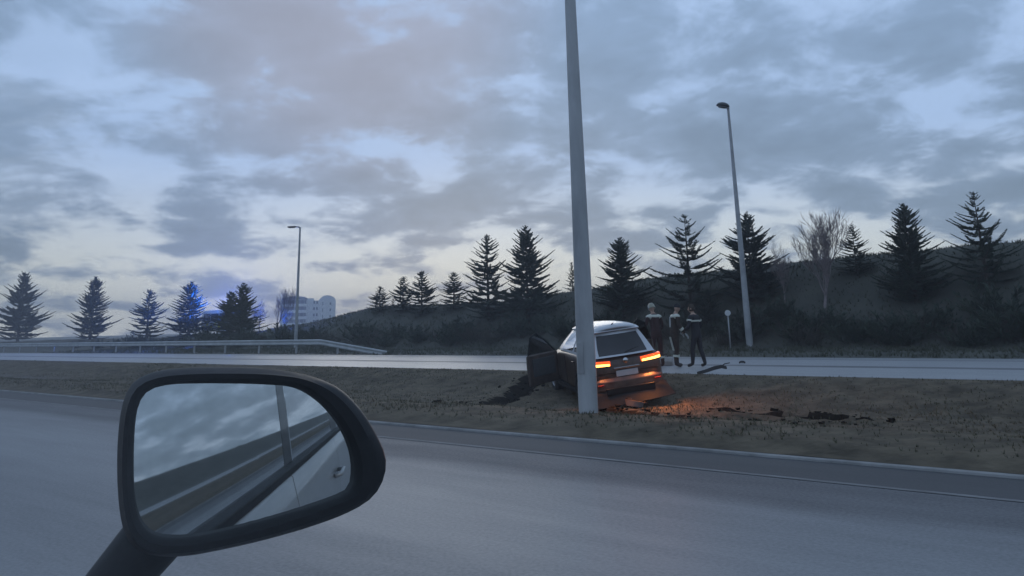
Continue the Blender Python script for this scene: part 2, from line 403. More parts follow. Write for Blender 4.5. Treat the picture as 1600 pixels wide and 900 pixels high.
RC_ = random.Random(8); mb = MB()
for _ in range(420):
    pl, wd, dp = RUTS[RC_.choice((0, 0, 1, 1, 2))]; i = RC_.randrange(len(pl)-1); t_ = RC_.random()
    x = lerp(pl[i][0], pl[i+1][0], t_) + RC_.gauss(0, .38); y = lerp(pl[i][1], pl[i+1][1], t_) + RC_.gauss(0, .38)
    if not (Y_A + .3 < y < Y_B + 1.6): continue
    z = (med_z(x, y) + rut(x, y)[0]) if y < Y_B else 0; q = RC_.uniform(.015, .05) * (1 if RC_.random() < .85 else 1.8)
    vs = [(x + q*RC_.uniform(.6, 1.3)*math.cos(a)*(1 if k else .6), y + q*RC_.uniform(.6, 1.3)*math.sin(a), z - .01 + q*k*RC_.uniform(.6, 1.0)) for k in (0, 1) for a in (0, 1.26, 2.5, 3.8, 5.0)]
    mb.add(vs, [(j, (j+1) % 5, (j+1) % 5 + 5, j+5) for j in range(5)] + [(5, 6, 7, 8, 9)])
tag(mb.build('thrown_soil', M['mud']), 'dark clods of soil thrown up along the ruts in the median', 'soil', kind='stuff')

# ------------------------------------------------------------------ trees
def kite(mb, p, d, l, wd, R, n=2):
    d = d.normalized(); a = d.orthogonal().normalized(); a = Matrix.Rotation(R.uniform(0, PI), 3, d) @ a
    for i in range(n):
        s = Matrix.Rotation(PI/n*i, 3, d) @ a
        mb.add([p, p + d*l*.4 + s*wd*.5, p + d*l, p + d*l*.4 - s*wd*.5], [(0,1,2,3)])
def spruce_meshes(H, Rad, seed, gap, nb, top_open, elev0=4, elev1=48, mat_=None):
    R = random.Random(seed); mb = MB(); tr = MB()
    tr.tube([(0,0,-.3), (.01,0,H*.3), (-.02,.01,H*.65), (0,0,H)], [.075+H*.012, .05+H*.008, .035+H*.003, .006], 8)
    z = .35
    lean = R.uniform(0, 6)
    while z < H - .12:
        u = z / H; L0 = Rad * (1 - u)**.82 * (1 if u > .12 else .7)
        L0 = max(L0, .16)
        for b in range(nb):
            if R.random() < top_open * .35: continue
            L = L0 * R.uniform(.62, 1.22) * (1 + .15*math.sin(3*z + lean))
            az = 2*PI*(b + R.uniform(-.3, .3))/nb + z*2.1
            el = math.radians(lerp(elev0, elev1, u**1.4) + R.uniform(-9, 9))
            dh = Vector((math.cos(az), math.sin(az), 0)); pts = []
            zz0 = z + R.uniform(-.06, .06)
            for q in range(6):
                t = q/5; pts.append(Vector((0,0,zz0)) + dh*L*t + Vector((0,0, math.tan(el)*L*t - .07*L*math.sin(PI*t) + .03*L*t*t)))
            tr.tube(pts[:5], [.014*L+.006, .012*L+.004, .009*L+.003, .006*L+.003, .004], 3, cap=False)
            sp = max(.055, .085 * (.6 + gap)); s = .12*L
            while s < L:
                t = s/L; i = min(4, int(t*5)); p = pts[i].lerp(pts[i+1], t*5-i); d = (pts[i+1]-pts[i]).normalized()
                side = d.cross(Vector((0,0,1))).normalized()
                ll = ((.24 if gap > .35 else .32)*(L-s) + .13) * R.uniform(.7, 1.15)
                for sg in (-1, 1):
                    dd = (d*.85 + side*sg*R.uniform(.55, .9) + Vector((0,0,R.uniform(-.12, .22)))).normalized()
                    kite(mb, p, dd, ll, min(.10, .05+.12*ll), R)
                    if ll > .35:
                        for qq in (.35, .55, .75):
                            for s2 in (-1, 1):
                                d3 = (dd*.7 + dd.cross(Vector((0,0,1)))*s2*.7 + Vector((0,0,R.uniform(-.2,.2)))).normalized()
                                kite(mb, p + dd*ll*qq, d3, ll*.36*(1.1-qq*.5), .055, R, 1)
                kite(mb, p, (d + Vector((0,0,R.uniform(.2,.8)))).normalized(), .13, .045, R, 1)
                s += sp
            kite(mb, pts[-1], pts[-1]-pts[-2], .14, .06, R)
        z += gap * R.uniform(.75, 1.2) * (.75 + .35*(1-u))
    for q in range(10):
        kite(mb, Vector((0,0,H-.4+.04*q)), Vector((R.uniform(-.8,.8), R.uniform(-.8,.8), 1)), .14, .04, R)
    return tr.mesh('trunk', M['bark']), mb.mesh('crown', mat_ or M['needle'])
SPR = {
 'open': (spruce_meshes(7.0, 3.5, 11, .38, 6, .2, 6, 30), 7.0),
 'dense': (spruce_meshes(7.0, 3.3, 12, .27, 7, .05, 4, 32), 7.0),
 'sparse': (spruce_meshes(6.6, 3.4, 13, .50, 5, .15, 10, 32), 6.6),
 'small': (spruce_meshes(5.0, 2.3, 14, .30, 6, .2, 4, 32), 5.0),
 'slim': (spruce_meshes(5.0, 1.6, 15, .30, 5, .25, 6, 34), 5.0),
 'thick': (spruce_meshes(6.4, 3.3, 16, .27, 7, .05, 5, 32, M['needle2']), 6.4)}
def spruce(kind, px, py, Y, label, wide=1.0, rz=0.0):
    P = atY(px, py, Y); (tm, cm), H = SPR[kind]; z0 = ver_z(P.x, P.y) - .05
    s = (P.z - z0) / H
    t = thing('spruce_tree', label, 'tree', (P.x, P.y, z0), rz, 'spruce trees along the embankment'); t.scale = (s*wide, s*wide, s)
    for n, me in (('trunk', tm), ('crown', cm)):
        o = bpy.data.objects.new(n, me); C.objects.link(o); o.parent = t
    return t
SL = [
 ('thick', 362, 455, 38.5, 'dark spruce with ragged top at far left beside a slightly taller spruce', 1.2, .4),
 ('dense', 381, 442, 37.5, 'dense dark spruce in front of the bare birches at the left', 1.15, 1.4),
 ('slim', 547, 487, 40.5, 'tiny spruce tip alone on the low crest right of the apartment building', .8, .2),
 ('small', 594, 447, 38.5, 'first small spruce of the row, right of the low crest', 1.45, .9),
 ('slim', 614, 466, 39.5, 'low spruce top tucked between the first two small spruces', 1.2, 2.2),
 ('small', 630, 432, 38.5, 'small narrow spruce, second of the row of small ones', 1.25, 2.9),
 ('small', 659, 423, 38.0, 'small pointed spruce, tallest of the row of small ones', 1.25, 4.2),
 ('small', 709, 425, 38.5, 'small open spruce standing alone just left of the big open spruce', 1.3, 5.1),
 ('open', 761, 366, 37.0, 'tall open spruce with gappy upswept branches left of the densest tall one', 1.0, .6),
 ('dense', 821, 353, 36.5, 'tall dense broad spruce, nearest on the left of the centre lamp pole', .95, 1.9),
 ('slim', 893, 410, 41.0, 'small thin spruce just left of the centre lamp pole', 1.0, 3.3),
 ('dense', 968, 371, 36.5, 'dark dense spruce rising directly behind the wrecked car', 1.1, 4.4),
 ('sparse', 1069, 336, 36.5, 'spruce with few widely spaced tiers above the three people', 1.05, 5.0),
 ('thick', 1165, 333, 37.0, 'bushy broad spruce directly behind the right street lamp', 1.0, 2.6),
 ('thick', 1105, 452, 35.6, 'low dark spruce in front of the embankment between person and right lamp', 1.0, .3),
 ('open', 1330, 350, 38.0, 'tall open spruce right of the bare tree', 1.0, 2.2),
 ('dense', 1410, 318, 36.5, 'dense tall spruce at the right, second from the edge', .95, .2),
 ('sparse', 1520, 300, 37.0, 'gappy tall spruce nearest the right edge of the view', 1.0, 3.2),
 ('dense', 300, 440, 39.0, 'dense spruce left of the blue-lit pair of spruces', 1.2, 3.6),
 ('small', 235, 452, 39.5, 'small spruce second from the left pair of large spruces', 1.1, 1.0),
 ('dense', 150, 432, 40.0, 'broad spruce above the mirror arm at the left', .9, .5),
 ('thick', 40, 425, 41.0, 'big spruce at the extreme left edge', .9, .9)]
for a in SL: spruce(*a)

def bare_tree_mesh(H, seed, spread, levels=5, r0=.07):
    R = random.Random(seed); tr = MB(); cr = MB()
    def br(p, d, l, r, lev, mb):
        n = 4; pts = [p]; q = p.copy(); dd = d.copy()
        for i in range(n):
            dd = (dd + Vector((R.uniform(-.16,.16), R.uniform(-.16,.16), R.uniform(-.02,.16)))).normalized(); q = q + dd*l/n; pts.append(q.copy())
        mb.tube(pts, [lerp(r, r*.5, i/n) for i in range(n+1)], 6 if lev == 0 else 3, cap=lev == 0)
        if lev >= levels: return
        kk = [7, 5, 4, 4, 3, 3][lev]
        for j in range(kk):
            t = R.uniform(.3, 1) if j < kk-1 else 1
            i = min(n-1, int(t*n)); pp = pts[i].lerp(pts[i+1], t*n-i)
            ax = dd.orthogonal().normalized(); ax = Matrix.Rotation(R.uniform(0, 2*PI), 3, dd) @ ax
            nd = (dd + ax*spread*R.uniform(.5, 1.1) + Vector((0,0,.25))).normalized()
            br(pp, nd, l*R.uniform(.5, .75), max(.0065, r*.45), lev+1, cr)
    br(Vector((0,0,-.2)), Vector((0,0,1)), H*.42, r0, 0, tr)
    return tr.mesh('trunk', M['birch']), cr.mesh('crown', M['birch'])
BT = [(bare_tree_mesh(5, 21, .75), 5), (bare_tree_mesh(5, 22, .6), 5)]
def top_of(mes): return max(v.co.z for v in mes[1].vertices)
def bare(i, px, py, Y, label, wide=1.0, rz=0):
    P = atY(px, py, Y); mes, H = BT[i]; z0 = ver_z(P.x, P.y) - .05; s = (P.z - z0) / top_of(mes)
    t = thing('bare_tree', label, 'tree', (P.x, P.y, z0), rz, 'leafless trees'); t.scale = (s*wide, s*wide, s)
    for n, me in (('trunk', mes[0]), ('crown', mes[1])):
        o = bpy.data.objects.new(n, me); C.objects.link(o); o.parent = t
bare(0, 408, 466, 41.5, 'short leafless tree immediately right of the dark spruces on the left', 1.1, .5)
bare(1, 432, 447, 43, 'taller leafless tree just left of the apartment building', 1.0, 1.5)
bare(0, 446, 476, 45, 'small leafless tree half in front of the balconies', 1.0, 2.5)
bare(1, 1268, 318, 36, 'tall leafless tree with thin rising twigs right of the right street lamp', 1.15, 2.1)
bare(0, 1215, 372, 36.5, 'low leafless sapling between the right lamp pole and the taller leafless tree', .8, 4.1)

def shrub_mesh(seed, leafy):
    R = random.Random(seed); st = MB(); fo = MB()
    for i in range(26):
        a = R.uniform(0, 2*PI); el = R.uniform(.5, 1.4); L = R.uniform(.6, 1.15)
        p = Vector((R.uniform(-.15,.15), R.uniform(-.15,.15), -.1)); d = Vector((math.cos(a)*math.cos(el), math.sin(a)*math.cos(el), math.sin(el)))
        pts = [p]
        for q in range(4): d = (d + Vector((R.uniform(-.2,.2), R.uniform(-.2,.2), .05))).normalized(); pts.append(pts[-1] + d*L/4)
        st.tube(pts, [.012, .010, .008, .006, .003], 3, cap=False)
        for q in range(26 if leafy else 14):
            t = R.uniform(.15, 1); k = min(3, int(t*4)); pp = pts[k].lerp(pts[k+1], t*4-k)
            dd = (d + Vector((R.uniform(-1,1), R.uniform(-1,1), R.uniform(-.5,1)))).normalized()
            kite(fo, pp, dd, R.uniform(.12, .28), R.uniform(.03, .07) if leafy else .018, R)
    return st.mesh('stem', M['shrub']), fo.mesh('foliage', M['needle'] if leafy else M['shrub'])
SH = [shrub_mesh(31, True), shrub_mesh(32, False), shrub_mesh(33, True)]
R0 = random.Random(77)
px = 120
while px < 1620:
    Y = R0.uniform(33.8, 35.6); P = atY(px, 540, Y); z0 = ver_z(P.x, P.y); i = R0.randrange(3)
    t = thing('shrub', 'low dark scrubby shrub at the foot of the embankment, one of an unbroken row', 'shrub', (P.x, P.y, z0), R0.uniform(0, 6), 'shrubs along the foot of the embankment')
    hh = R0.uniform(.7, 1.4); t.scale = (hh*1.3, hh*1.3, hh)
    for n, me in (('stem', SH[i][0]), ('foliage', SH[i][1])):
        o = bpy.data.objects.new(n, me); C.objects.link(o); o.parent = t
    px += R0.uniform(16, 34)

# ------------------------------------------------------------------ street lamps
def lamp_post(x, y, H, r0, r1, label, head, z0=0, hr=0):
    t = thing('street_lamp', label, 'street lamp', (x, y, z0), 0, 'street lamps along the road')
    prof = [(r0*1.02, -.3), (r0, 0), (r0*.98, .9), (r0*.93, 1.4)] + [(lerp(r0*.93, r1, (q/8)), lerp(1.4, H, q/8)) for q in range(1, 9)]
    MB().lathe(prof, n=20).build('pole', M['galv'] if head == 'twin' else M['galv2'], t, smooth=True)
    d = MB(); d.box((0, -r0*.99, .75), (r0*.75, .012, .42)); d.build('access_door', M['galv2'], t, bevel=.004)
    if head == 'twin':
        for s in (-1, 1):
            a = MB(); a.tube([(0, 0, H-.05), (0, s*.5, H+.18), (0, s*1.2, H+.25)], [r1*.8, r1*.65, r1*.6], 10); a.build('arm', M['galv'], t, smooth=True)
            h = MB(); h.ell((0, s*1.5, H+.25), (.17, .38, .09)); h.build('lamp_head', M['lamp_dark'], t, smooth=True)
    elif head == 'dome':
        rot = Matrix.Rotation(hr, 3, 'Z')
        a = MB(); a.tube([rot @ Vector(p) for p in [(0,0,H-.1), (.02,0,H+.02), (.12,0,H+.10)]], [r1*1.3, r1*1.2, r1], 8); a.build('bracket', M['galv2'], t, smooth=True)
        h = MB(); h.lathe([(0.001, .13), (.10, .12), (.20, .08), (.26, .01), (.265, -.05), (.22, -.06)], n=20, rot=rot @ Matrix.Rotation(math.radians(-12), 3, 'Y') @ Matrix.Diagonal((1.15, .85, 1.1)), c=rot @ Vector((.22, 0, H+.10)))
        o = h.build('lamp_head', M['lamp_dark'], t, smooth=True)
        g = MB(); g.lathe([(.215, -.06), (.16, -.12), (.001, -.14)], n=20, rot=rot @ Matrix.Rotation(math.radians(-12), 3, 'Y') @ Matrix.Diagonal((1.15, .85, 1.0)), c=rot @ Vector((.22, 0, H+.10)))
        g.build('lens', M['lamp_glass'], o, smooth=True)
    else:
        rot = Matrix.Rotation(hr, 3, 'Z')
        a = MB(); a.tube([rot @ Vector(p) for p in [(0,0,H-.08), (.1,0,H+.02), (.35,0,H+.05)]], [r1, r1*.9, r1*.8], 8); a.build('arm', M['galv2'], t, smooth=True)
        h = MB(); h.box(rot @ Vector((.62, 0, H+.05)), (.62, .24, .10), rot); o = h.build('lamp_head', M['lamp_dark'], t, bevel=.03)
        g = MB(); g.box(rot @ Vector((.64, 0, H-.012)), (.42, .18, .03), rot); g.build('lens', M['lamp_glass'], o, bevel=.008)
    return t
p = at(920, 653); lamp_post(p.x, p.y, 10.5, .132, .045, 'thick grey lamp pole in the foreground median, in front of the wrecked car', 'twin', .04)
p = at(1172, 545, 0); lamp_post(p.x, p.y, 10.86, .15, .055, 'grey street lamp with a dark rounded head, standing behind the far road at the right', 'dome', 0, PI + .5)
p = atY(462, 537, 34.2); T = atY(469, 355, 34.2); lamp_post(p.x, p.y, T.z - ver_z(p.x, p.y), .12, .06, 'distant slender street lamp with a flat head beside the apartment building', 'flat', ver_z(p.x, p.y), PI + .5)

# ------------------------------------------------------------------ guardrail
gr = thing('guardrail', 'steel guardrail along the far verge, its end sloping down to the ground', 'guardrail', (-60, 28.9, 0))
def rail_z(x): return .68 if x < -38.2 else lerp(.68, .05, min(1, (x + 38.2) / 5.6))
xs = seq(-130, -38.2, 4) + seq(-38.2, -32.6, .8) + [-32.6]
mb = MB(); prof = [(-.01, -.155), (-.055, -.12), (-.055, -.07), (0, -.02), (0, .02), (-.055, .07), (-.055, .12), (-.01, .155)]
for x in xs:
    for a, b in prof: mb.v.append((x + 60, a - .06, rail_z(x) + b - .1))
for i in range(len(xs)-1):
    for j in range(7): mb.f.append((i*8+j, (i+1)*8+j, (i+1)*8+j+1, i*8+j+1)); mb.mi.append(0)
mb.build('rail', M['rail'], gr, smooth=True)
x = -128
pm = MB().box((0, 0, .1), (.06, .11, .95)).mesh('post', M['galv2'])
while x < -34:
    o = bpy.data.objects.new('post', pm); C.objects.link(o); o.parent = gr; o.location = (x + 60, .02, min(0, rail_z(x) - .68) ); x += 3.8

# ------------------------------------------------------------------ apartment building
def building():
    D = 400.0
    def P(px, z=0):
        d = ray(px, 510); h = Vector((d.x, d.y, 0)); L = h.length; return Vector((0,0,0)) + h * (D / L)
    a, b = P(437), P(524); ux = (b - a).normalized(); W = (b - a).length; uy = Vector((-ux.y, ux.x, 0))
    if uy.dot(a) < 0: uy = -uy
    rz = math.atan2(ux.y, ux.x)
    def zt(py):
        d = ray(480, py); return EYE + d.z / math.hypot(d.x, d.y) * D
    t = thing('apartment_building', 'distant pale apartment building with stacked curved balconies and a round-topped stair tower', 'building', (a.x, a.y, 0), rz)
    z1 = zt(466); z2 = zt(462); zb = zt(520)
    f = W / 87.0
    m = MB(); m.box((26*f, 6.6, z1/2-.6), (52*f, 11, z1+1.2)); m.build('wall', M['concrete'], t)
    # round-topped tower at the right
    prof = []
    cx, rr = 73*f, 13.5*f; vs = []; 
    outl = [(cx-rr, -1), (cx+rr, -1)] + [(cx + rr*math.cos(q*PI/14), z2 - rr*.75 + rr*.75*math.sin(q*PI/14)) for q in range(15)]
    m = MB(); k = len(outl)
    m.add([(x_, -1.2, z_) for x_, z_ in outl] + [(x_, 10.5, z_) for x_, z_ in outl], [tuple(range(k)), tuple(range(2*k-1, k-1, -1))] + [(i, (i+1)%k, (i+1)%k+k, i+k) for i in range(k)])
    m.build('stair_tower', M['concrete'], t)
    m = MB(); m.box((56*f, 5, (z1-1)/2-.6), (10*f, 8, z1)); m.build('link_block', M['concrete'], t)
    nf = 5; fh = (z1 - 1.4) / nf
    cxb, rb = 22*f, 19*f
    for i in range(nf+1):
        zz = .6 + fh * i; 
        if i < nf:
            m = MB(); m.lathe([(rb*.93, zz+fh*.42), (rb*.93, zz+fh*.95)], n=40, c=(cxb, 0, 0), rot=Matrix.Diagonal((1, .35, 1))); m.build('window_band', M['window'], t)
        m = MB(); m.lathe([(rb*.5, zz), (rb*1.02, zz), (rb*1.02, zz+fh*.40), (rb*.98, zz+fh*.40), (rb*.98, zz+.1)], n=40, c=(cxb, 0, 0), rot=Matrix.Diagonal((1, .35, 1)))
        if i < nf: m.build('balcony', M['balcony'], t)
        if i < nf:
            for k in range(7):
                an = PI + PI*(k+.5)/7; m = MB(); m.box((cxb + rb*1.0*math.cos(an), rb*.35*math.sin(an), zz+fh*.70), (.14, .14, fh*.6)); m.build('balcony_column', M['concrete'], t)
            for q in range(2):
                m = MB(); m.box((52.5*f + q*4.6*f, .98, zz+fh*.62), (2.6*f, .12, fh*.42)); w_ = m.build('window', M['window'], t)
                s_ = MB(); s_.box((52.5*f + q*4.6*f, .92, zz+fh*.39), (3.0*f, .2, .12)); s_.build('sill', M['balcony'], w_)
    m = MB(); m.lathe([(rb*1.05, z1-.55), (rb*1.05, z1-.1), (rb*.8, z1+.75), (.01, z1+1.3)], n=40, c=(cxb, 1.5, 0), rot=Matrix.Diagonal((1, .45, 1))); m.build('roof', M['roofing'], t, smooth=True)
    for i in range(nf):
        m = MB(); m.box((66*f, -1.23, 1.6 + fh*i), (1.1*f, .1, fh*.5)); m.build('window', M['window'], t)
        m = MB(); m.box((78*f, -1.23, 1.6 + fh*i), (2.2*f, .1, fh*.4)); m.build('window', M['window'], t)
building()

# ------------------------------------------------------------------ loft helper for car bodies
def loft(mb, secs, mi=0, close=True):
    n = len(secs[0]); base = len(mb.v)
    for s_ in secs: mb.v += [tuple(p) for p in s_]
    for i in range(len(secs)-1):
        for j in range(n if close else n-1):
            mb.f.append((base+i*n+j, base+i*n+(j+1)%n, base+(i+1)*n+(j+1)%n, base+(i+1)*n+j)); mb.mi.append(mi)
    if close:
        mb.f += [tuple(base+j for j in range(n-1, -1, -1)), tuple(base+(len(secs)-1)*n+j for j in range(n))]; mb.mi += [mi, mi]
def wheel(parent, x, y, r=.335, wd=.22):
    s = 1 if y > 0 else -1; rot = Matrix.Rotation(-s*PI/2, 3, 'X'); c = (x, y, r)
    wobj = bpy.data.objects.new('wheel', None); C.objects.link(wobj); wobj.parent = parent
    bpy.data.objects.remove(wobj)
    t = MB(); t.lathe([(r*.62, -wd/2), (r*.93, -wd/2), (r, -wd/2+.03), (r, wd/2-.03), (r*.93, wd/2), (r*.62, wd/2), (r*.62, -wd/2)], c=c, n=32, rot=rot)
    wo = t.build('wheel', M['tyre'], parent, smooth=True)
    q = MB(); q.lathe([(r*.615, wd/2-.005), (r*.58, wd/2-.02), (r*.56, -wd/2+.02), (0.001, -wd/2+.03)], c=c, n=32, rot=rot)
    for a in range(5):
        th = 2*PI*a/5; dd = Vector((math.cos(th), math.sin(th), 0))
        q.box(Vector(c) + rot @ (dd*r*.32 + Vector((0,0,wd/2-.035))), (r*.58, .06, .03), rot @ Matrix.Rotation(th, 3, 'Z'))
    q.lathe([(.001, wd/2-.01), (.06, wd/2-.012), (.06, wd/2-.05)], c=c, n=16, rot=rot)
    q.build('rim', M['rim'], wo, smooth=False)
    return wo

# ------------------------------------------------------------------ the wrecked car
def wreck():
    t = thing('crashed_car', 'dark hatchback with a pale roof, wrecked behind the lamp pole, brake lights glowing', 'car')
    pr = Vector((-8.98, 14.4, -.38))                     # ground point under the rear bumper's middle
    rz = PI/2 + math.radians(50)
    t.scale = (.92, .88, .96); t.location = pr; t.rotation_euler = (math.radians(-6.5), math.radians(-3.5), rz)   # rolled to its left, nose up the bank
    # side wheel-arch-aware lower body; x forward, y left
    st = [  # x, half width, z bottom, z top (belt), side inset at top
        (.00, .70, .50, .86, .10), (.03, .80, .42, .94, .08), (.12, .87, .34, 1.01, .07), (.35, .90, .30, 1.04, .07), (.8, .91, .28, 1.05, .07), (1.4, .915, .26, 1.05, .07),
        (2.3, .915, .26, 1.03, .07), (3.0, .91, .27, 1.01, .08), (3.35, .90, .28, .98, .12), (3.75, .88, .30, .92, .16), (4.05, .83, .33, .84, .2), (4.22, .72, .38, .72, .16), (4.28, .55, .44, .62, .1)]
    secs = []
    for x, hw, zb, zt, ins in st:
        half = [(0, zb), (hw*.80, zb), (hw*.96, zb+.07), (hw, zb+.22), (hw*1.005, (zb+zt)/2+.02), (hw*.99, zt-.12), (hw-ins*.55, zt-.035), (hw-ins-.02, zt), (0, zt+.02)]
        secs.append([(x, y, z) for y, z in half] + [(x, -y, z) for y, z in reversed(half[1:-1])])
    mb = MB(); loft(mb, secs); body = auto_smooth(mb.build('body', M['paint_dark'], t), 50)
    # wheel arches: dark liners proud of the flank
    for x in (.78, 3.42):
        for s in (-1, 1):
            a = MB(); vs = []
            for k in range(13):
                th = PI*k/12
                for r_, y_ in ((.36, .905), (.36, .935), (.43, .937), (.43, .9)): vs.append((x + r_*math.cos(th), s*y_, .335 + r_*math.sin(th)))
            fs = [(i*4+j, i*4+(j+1)%4, (i+1)*4+(j+1)%4, (i+1)*4+j) for i in range(12) for j in range(4)]
            a.add(vs, fs); a.build('wheel_arch', M['plastic'], t, smooth=True)
            d = MB(); d.lathe([(.36, 0), (.36, .008), (.001, .008)], c=(x, s*.918, .335), n=28, rot=Matrix.Rotation(-s*PI/2, 3, 'X')); d.build('arch_liner', M['under'], t)
            wheel(t, x, s*.86)
    # greenhouse
    def gh(u, v, s):   # u 0 rear..1 front, v 0 belt..1 roof
        xr = lerp(.10, .50, v**.85); xf = lerp(3.18, 2.28, v); hw = lerp(.835, .60, v**1.25)
        x = lerp(xr, xf, u); tp = 1 - .10*math.exp(-((u)/.08)**2)*(1-v*.3) - .12*math.exp(-((1-u)/.08)**2)
        return Vector((x, s*hw*tp, lerp(1.035, 1.50 + .035*math.sin(PI*min(1, u*1.15)), v)))
    us = [0, .06, .16, .30, .44, .48, .60, .74, .86, .95, 1]
    vs_ = [0, .12, .35, .6, .86, 1]
    for s in (-1, 1):
        m = MB(); n = len(us)
        for v in vs_:
            for u in us: m.v.append(tuple(gh(u, v, s)))
        for j in range(len(vs_)-1):
            for i in range(n-1): m.f.append((j*n+i, j*n+i+1, (j+1)*n+i+1, (j+1)*n+i)); m.mi.append(0)
        auto_smooth(m.build('pillar_frame', M['paint_white'], t), 60)
        def pane(name, u0, u1, skew=0, v0=.12, v1=.86):
            m = MB(); k = 5
            for j in range(k+1):
                for i in range(k+1):
                    v = lerp(v0, v1, j/k); p_ = gh(lerp(u0 + skew*(v), u1, i/k), v, s); p_.y += s*.006; p_.z += .002; m.v.append(tuple(p_))
            for j in range(k):
                for i in range(k): a_ = j*(k+1)+i; m.f.append((a_, a_+1, a_+k+2, a_+k+1)); m.mi.append(0)
            m.build(name, M['car_glass'], t, smooth=True)
        pane('side_window', .135, .42, .03); pane('side_window', .47, .80)
    # roof skin, slightly crowned, with spoiler lip
    m = MB(); nu, nv = 12, 10
    for i in range(nu+1):
        u = i/nu
        e = gh(u, 1, 1)
        for j in range(nv+1):
            q = -1 + 2*j/nv; x_ = e.x + (.10 * (1-q*q) if i == nu else (-.07*(1-q*q) if i == 0 else 0))
            m.v.append((x_ - (.05 if i == 0 else 0), q*(e.y+.012), e.z + .005 + .085*(1 - abs(q)**2.4) * (1 if 0 < i < nu else .8) ))
    for i in range(nu):
        for j in range(nv): a_ = i*(nv+1)+j; m.f.append((a_, a_+1, a_+nv+2, a_+nv+1)); m.mi.append(0)
    ro = m.build('roof', M['paint_white'], t, smooth=True)
    so = ro.modifiers.new('thick', 'SOLIDIFY'); so.thickness = .03; so.offset = -1
    a = MB(); a.tube([(.72, 0, 1.60), (.60, 0, 1.66), (.50, 0, 1.68)], [.02, .012, .004], 8); a.build('roof_antenna', M['plastic'], ro, smooth=True)
    # tailgate: painted frame around a dark rear window
    def tg(v, q):  # v 0 belt..1 roof, q -1..1
        e = gh(0, v, 1); bulge = .09*(1 - q*q); return Vector((e.x - bulge - .004, q*e.y, e.z))
    m = MB(); nv, nq = 6, 10
    for i in range(nv+1):
        for j in range(nq+1): m.v.append(tuple(tg(i/nv, -1+2*j/nq)))
    for i in range(nv):
        for j in range(nq): a_ = i*(nq+1)+j; m.f.append((a_, a_+1, a_+nq+2, a_+nq+1)); m.mi.append(0)
    gate = m.build('tailgate', M['paint_white'], t, smooth=True)
    m = MB()
    for i in range(nv+1):
        for j in range(nq+1):
            p_ = tg(lerp(.07, .90, i/nv), (-1+2*j/nq)*lerp(.78, .84, i/nv)); p_.x -= .008; m.v.append(tuple(p_))
    for i in range(nv):
        for j in range(nq): a_ = i*(nq+1)+j; m.f.append((a_, a_+1, a_+nq+2, a_+nq+1)); m.mi.append(0)
    m.build('rear_window', M['plastic_g'], gate, smooth=True)
    m = MB(); m.tube([(-.035, 0, 1.10), (-.005, -.18, 1.14), (.02, -.36, 1.17)], [.012, .009, .006], 6); m.build('rear_wiper', M['plastic'], gate)
    m = MB()   # rear spoiler
    loft(m, [[(.36, y_, 1.535), (.53, y_, 1.565), (.53, y_, 1.535), (.37, y_, 1.515)] for y_ in (-.56, -.3, 0, .3, .56)]); m.build('spoiler', M['paint_white'], t, bevel=.006)
    # windscreen
    m = MB()
    for i in range(7):
        for j in range(9):
            v = lerp(.02, .98, i/6); q = -1+2*j/8; e = gh(1, v, 1); m.v.append((e.x + .12*(1-q*q), q*e.y, e.z))
    for i in range(6):
        for j in range(8): a_ = i*9+j; m.f.append((a_, a_+1, a_+10, a_+9)); m.mi.append(0)
    m.build('windscreen', M['car_glass'], t, smooth=True)
    # dark interior with front seats and headrests
    for s in (-1, 1):
        m = MB(); m.box((2.0, s*.38, .98), (.16, .48, .55), Matrix.Rotation(-.25, 3, 'Y')); so_ = m.build('front_seat', M['seat'], t, bevel=.05)
        h = MB(); h.box((1.90, s*.38, 1.33), (.10, .26, .17), Matrix.Rotation(-.2, 3, 'Y')); h.build('headrest', M['seat'], so_, bevel=.04)
    m = MB(); m.box((1.0, 0, 1.0), (.14, 1.3, .34), Matrix.Rotation(-.25, 3, 'Y')); m.build('rear_seat', M['seat'], t, bevel=.05)
    # lamps
    for s in (-1, 1):
        def xs_(y_): return .012 + .09*max(0, (abs(y_) - .62)/.25)**1.6
        def lampmesh(y0, y1, z0, z1, out, n=7):
            m = MB(); secs_ = []
            for k in range(n):
                y_ = lerp(y0, y1, k/(n-1)); x_ = xs_(y_) - out
                zz0, zz1 = z0 + .02*k/(n-1), z1 + .03*k/(n-1)
                secs_.append([(x_, s*y_, zz0), (x_, s*y_, zz1), (x_+.12, s*y_, zz1), (x_+.12, s*y_, zz0)])
            loft(m, secs_); return m
        o = lampmesh(.37, .87, .86, .955, .02).build('tail_lamp', M['lamp_red'], t)
        lampmesh(.39, .86, .865, .905, .032).build('light_strip', M['lamp_hot'], o)
        lampmesh(.35, .885, .845, .86, .025).build('lamp_surround', M['plastic'], o)
    # tailgate handle trim, emblem, plate, bumper, reflectors
    m = MB(); m.box((-.012, 0, .80), (.03, .62, .035)); m.build('tailgate_trim', M['chrome'], t, bevel=.008)
    m = MB(); m.lathe([(.001, .014), (.055, .012), (.062, 0)], n=20, c=(-.008, 0, .93), rot=Matrix.Rotation(-PI/2, 3, 'Y')); m.build('emblem', M['chrome'], t, smooth=True)
    m = MB(); m.box((-.010, 0, .69), (.02, .52, .115), Matrix.Rotation(.0, 3, 'Y')); m.build('number_plate', M['plate'], t, bevel=.004)
    m = MB(); secs_ = []
    for q in (-1, -.93, -.75, -.4, 0, .4, .75, .93, 1):
        x_ = -.11 + .16*abs(q)**3 + (.12 if abs(q) == 1 else 0)
        secs_.append([(x_+.02, q*.90, .33), (x_-.01, q*.905, .40), (x_, q*.90, .56), (x_+.05, q*.88, .62), (x_+.25, q*.86, .62), (x_+.25, q*.86, .30)])
    loft(m, secs_); bu = m.build('bumper', M['paint_dark'], t, bevel=.012)
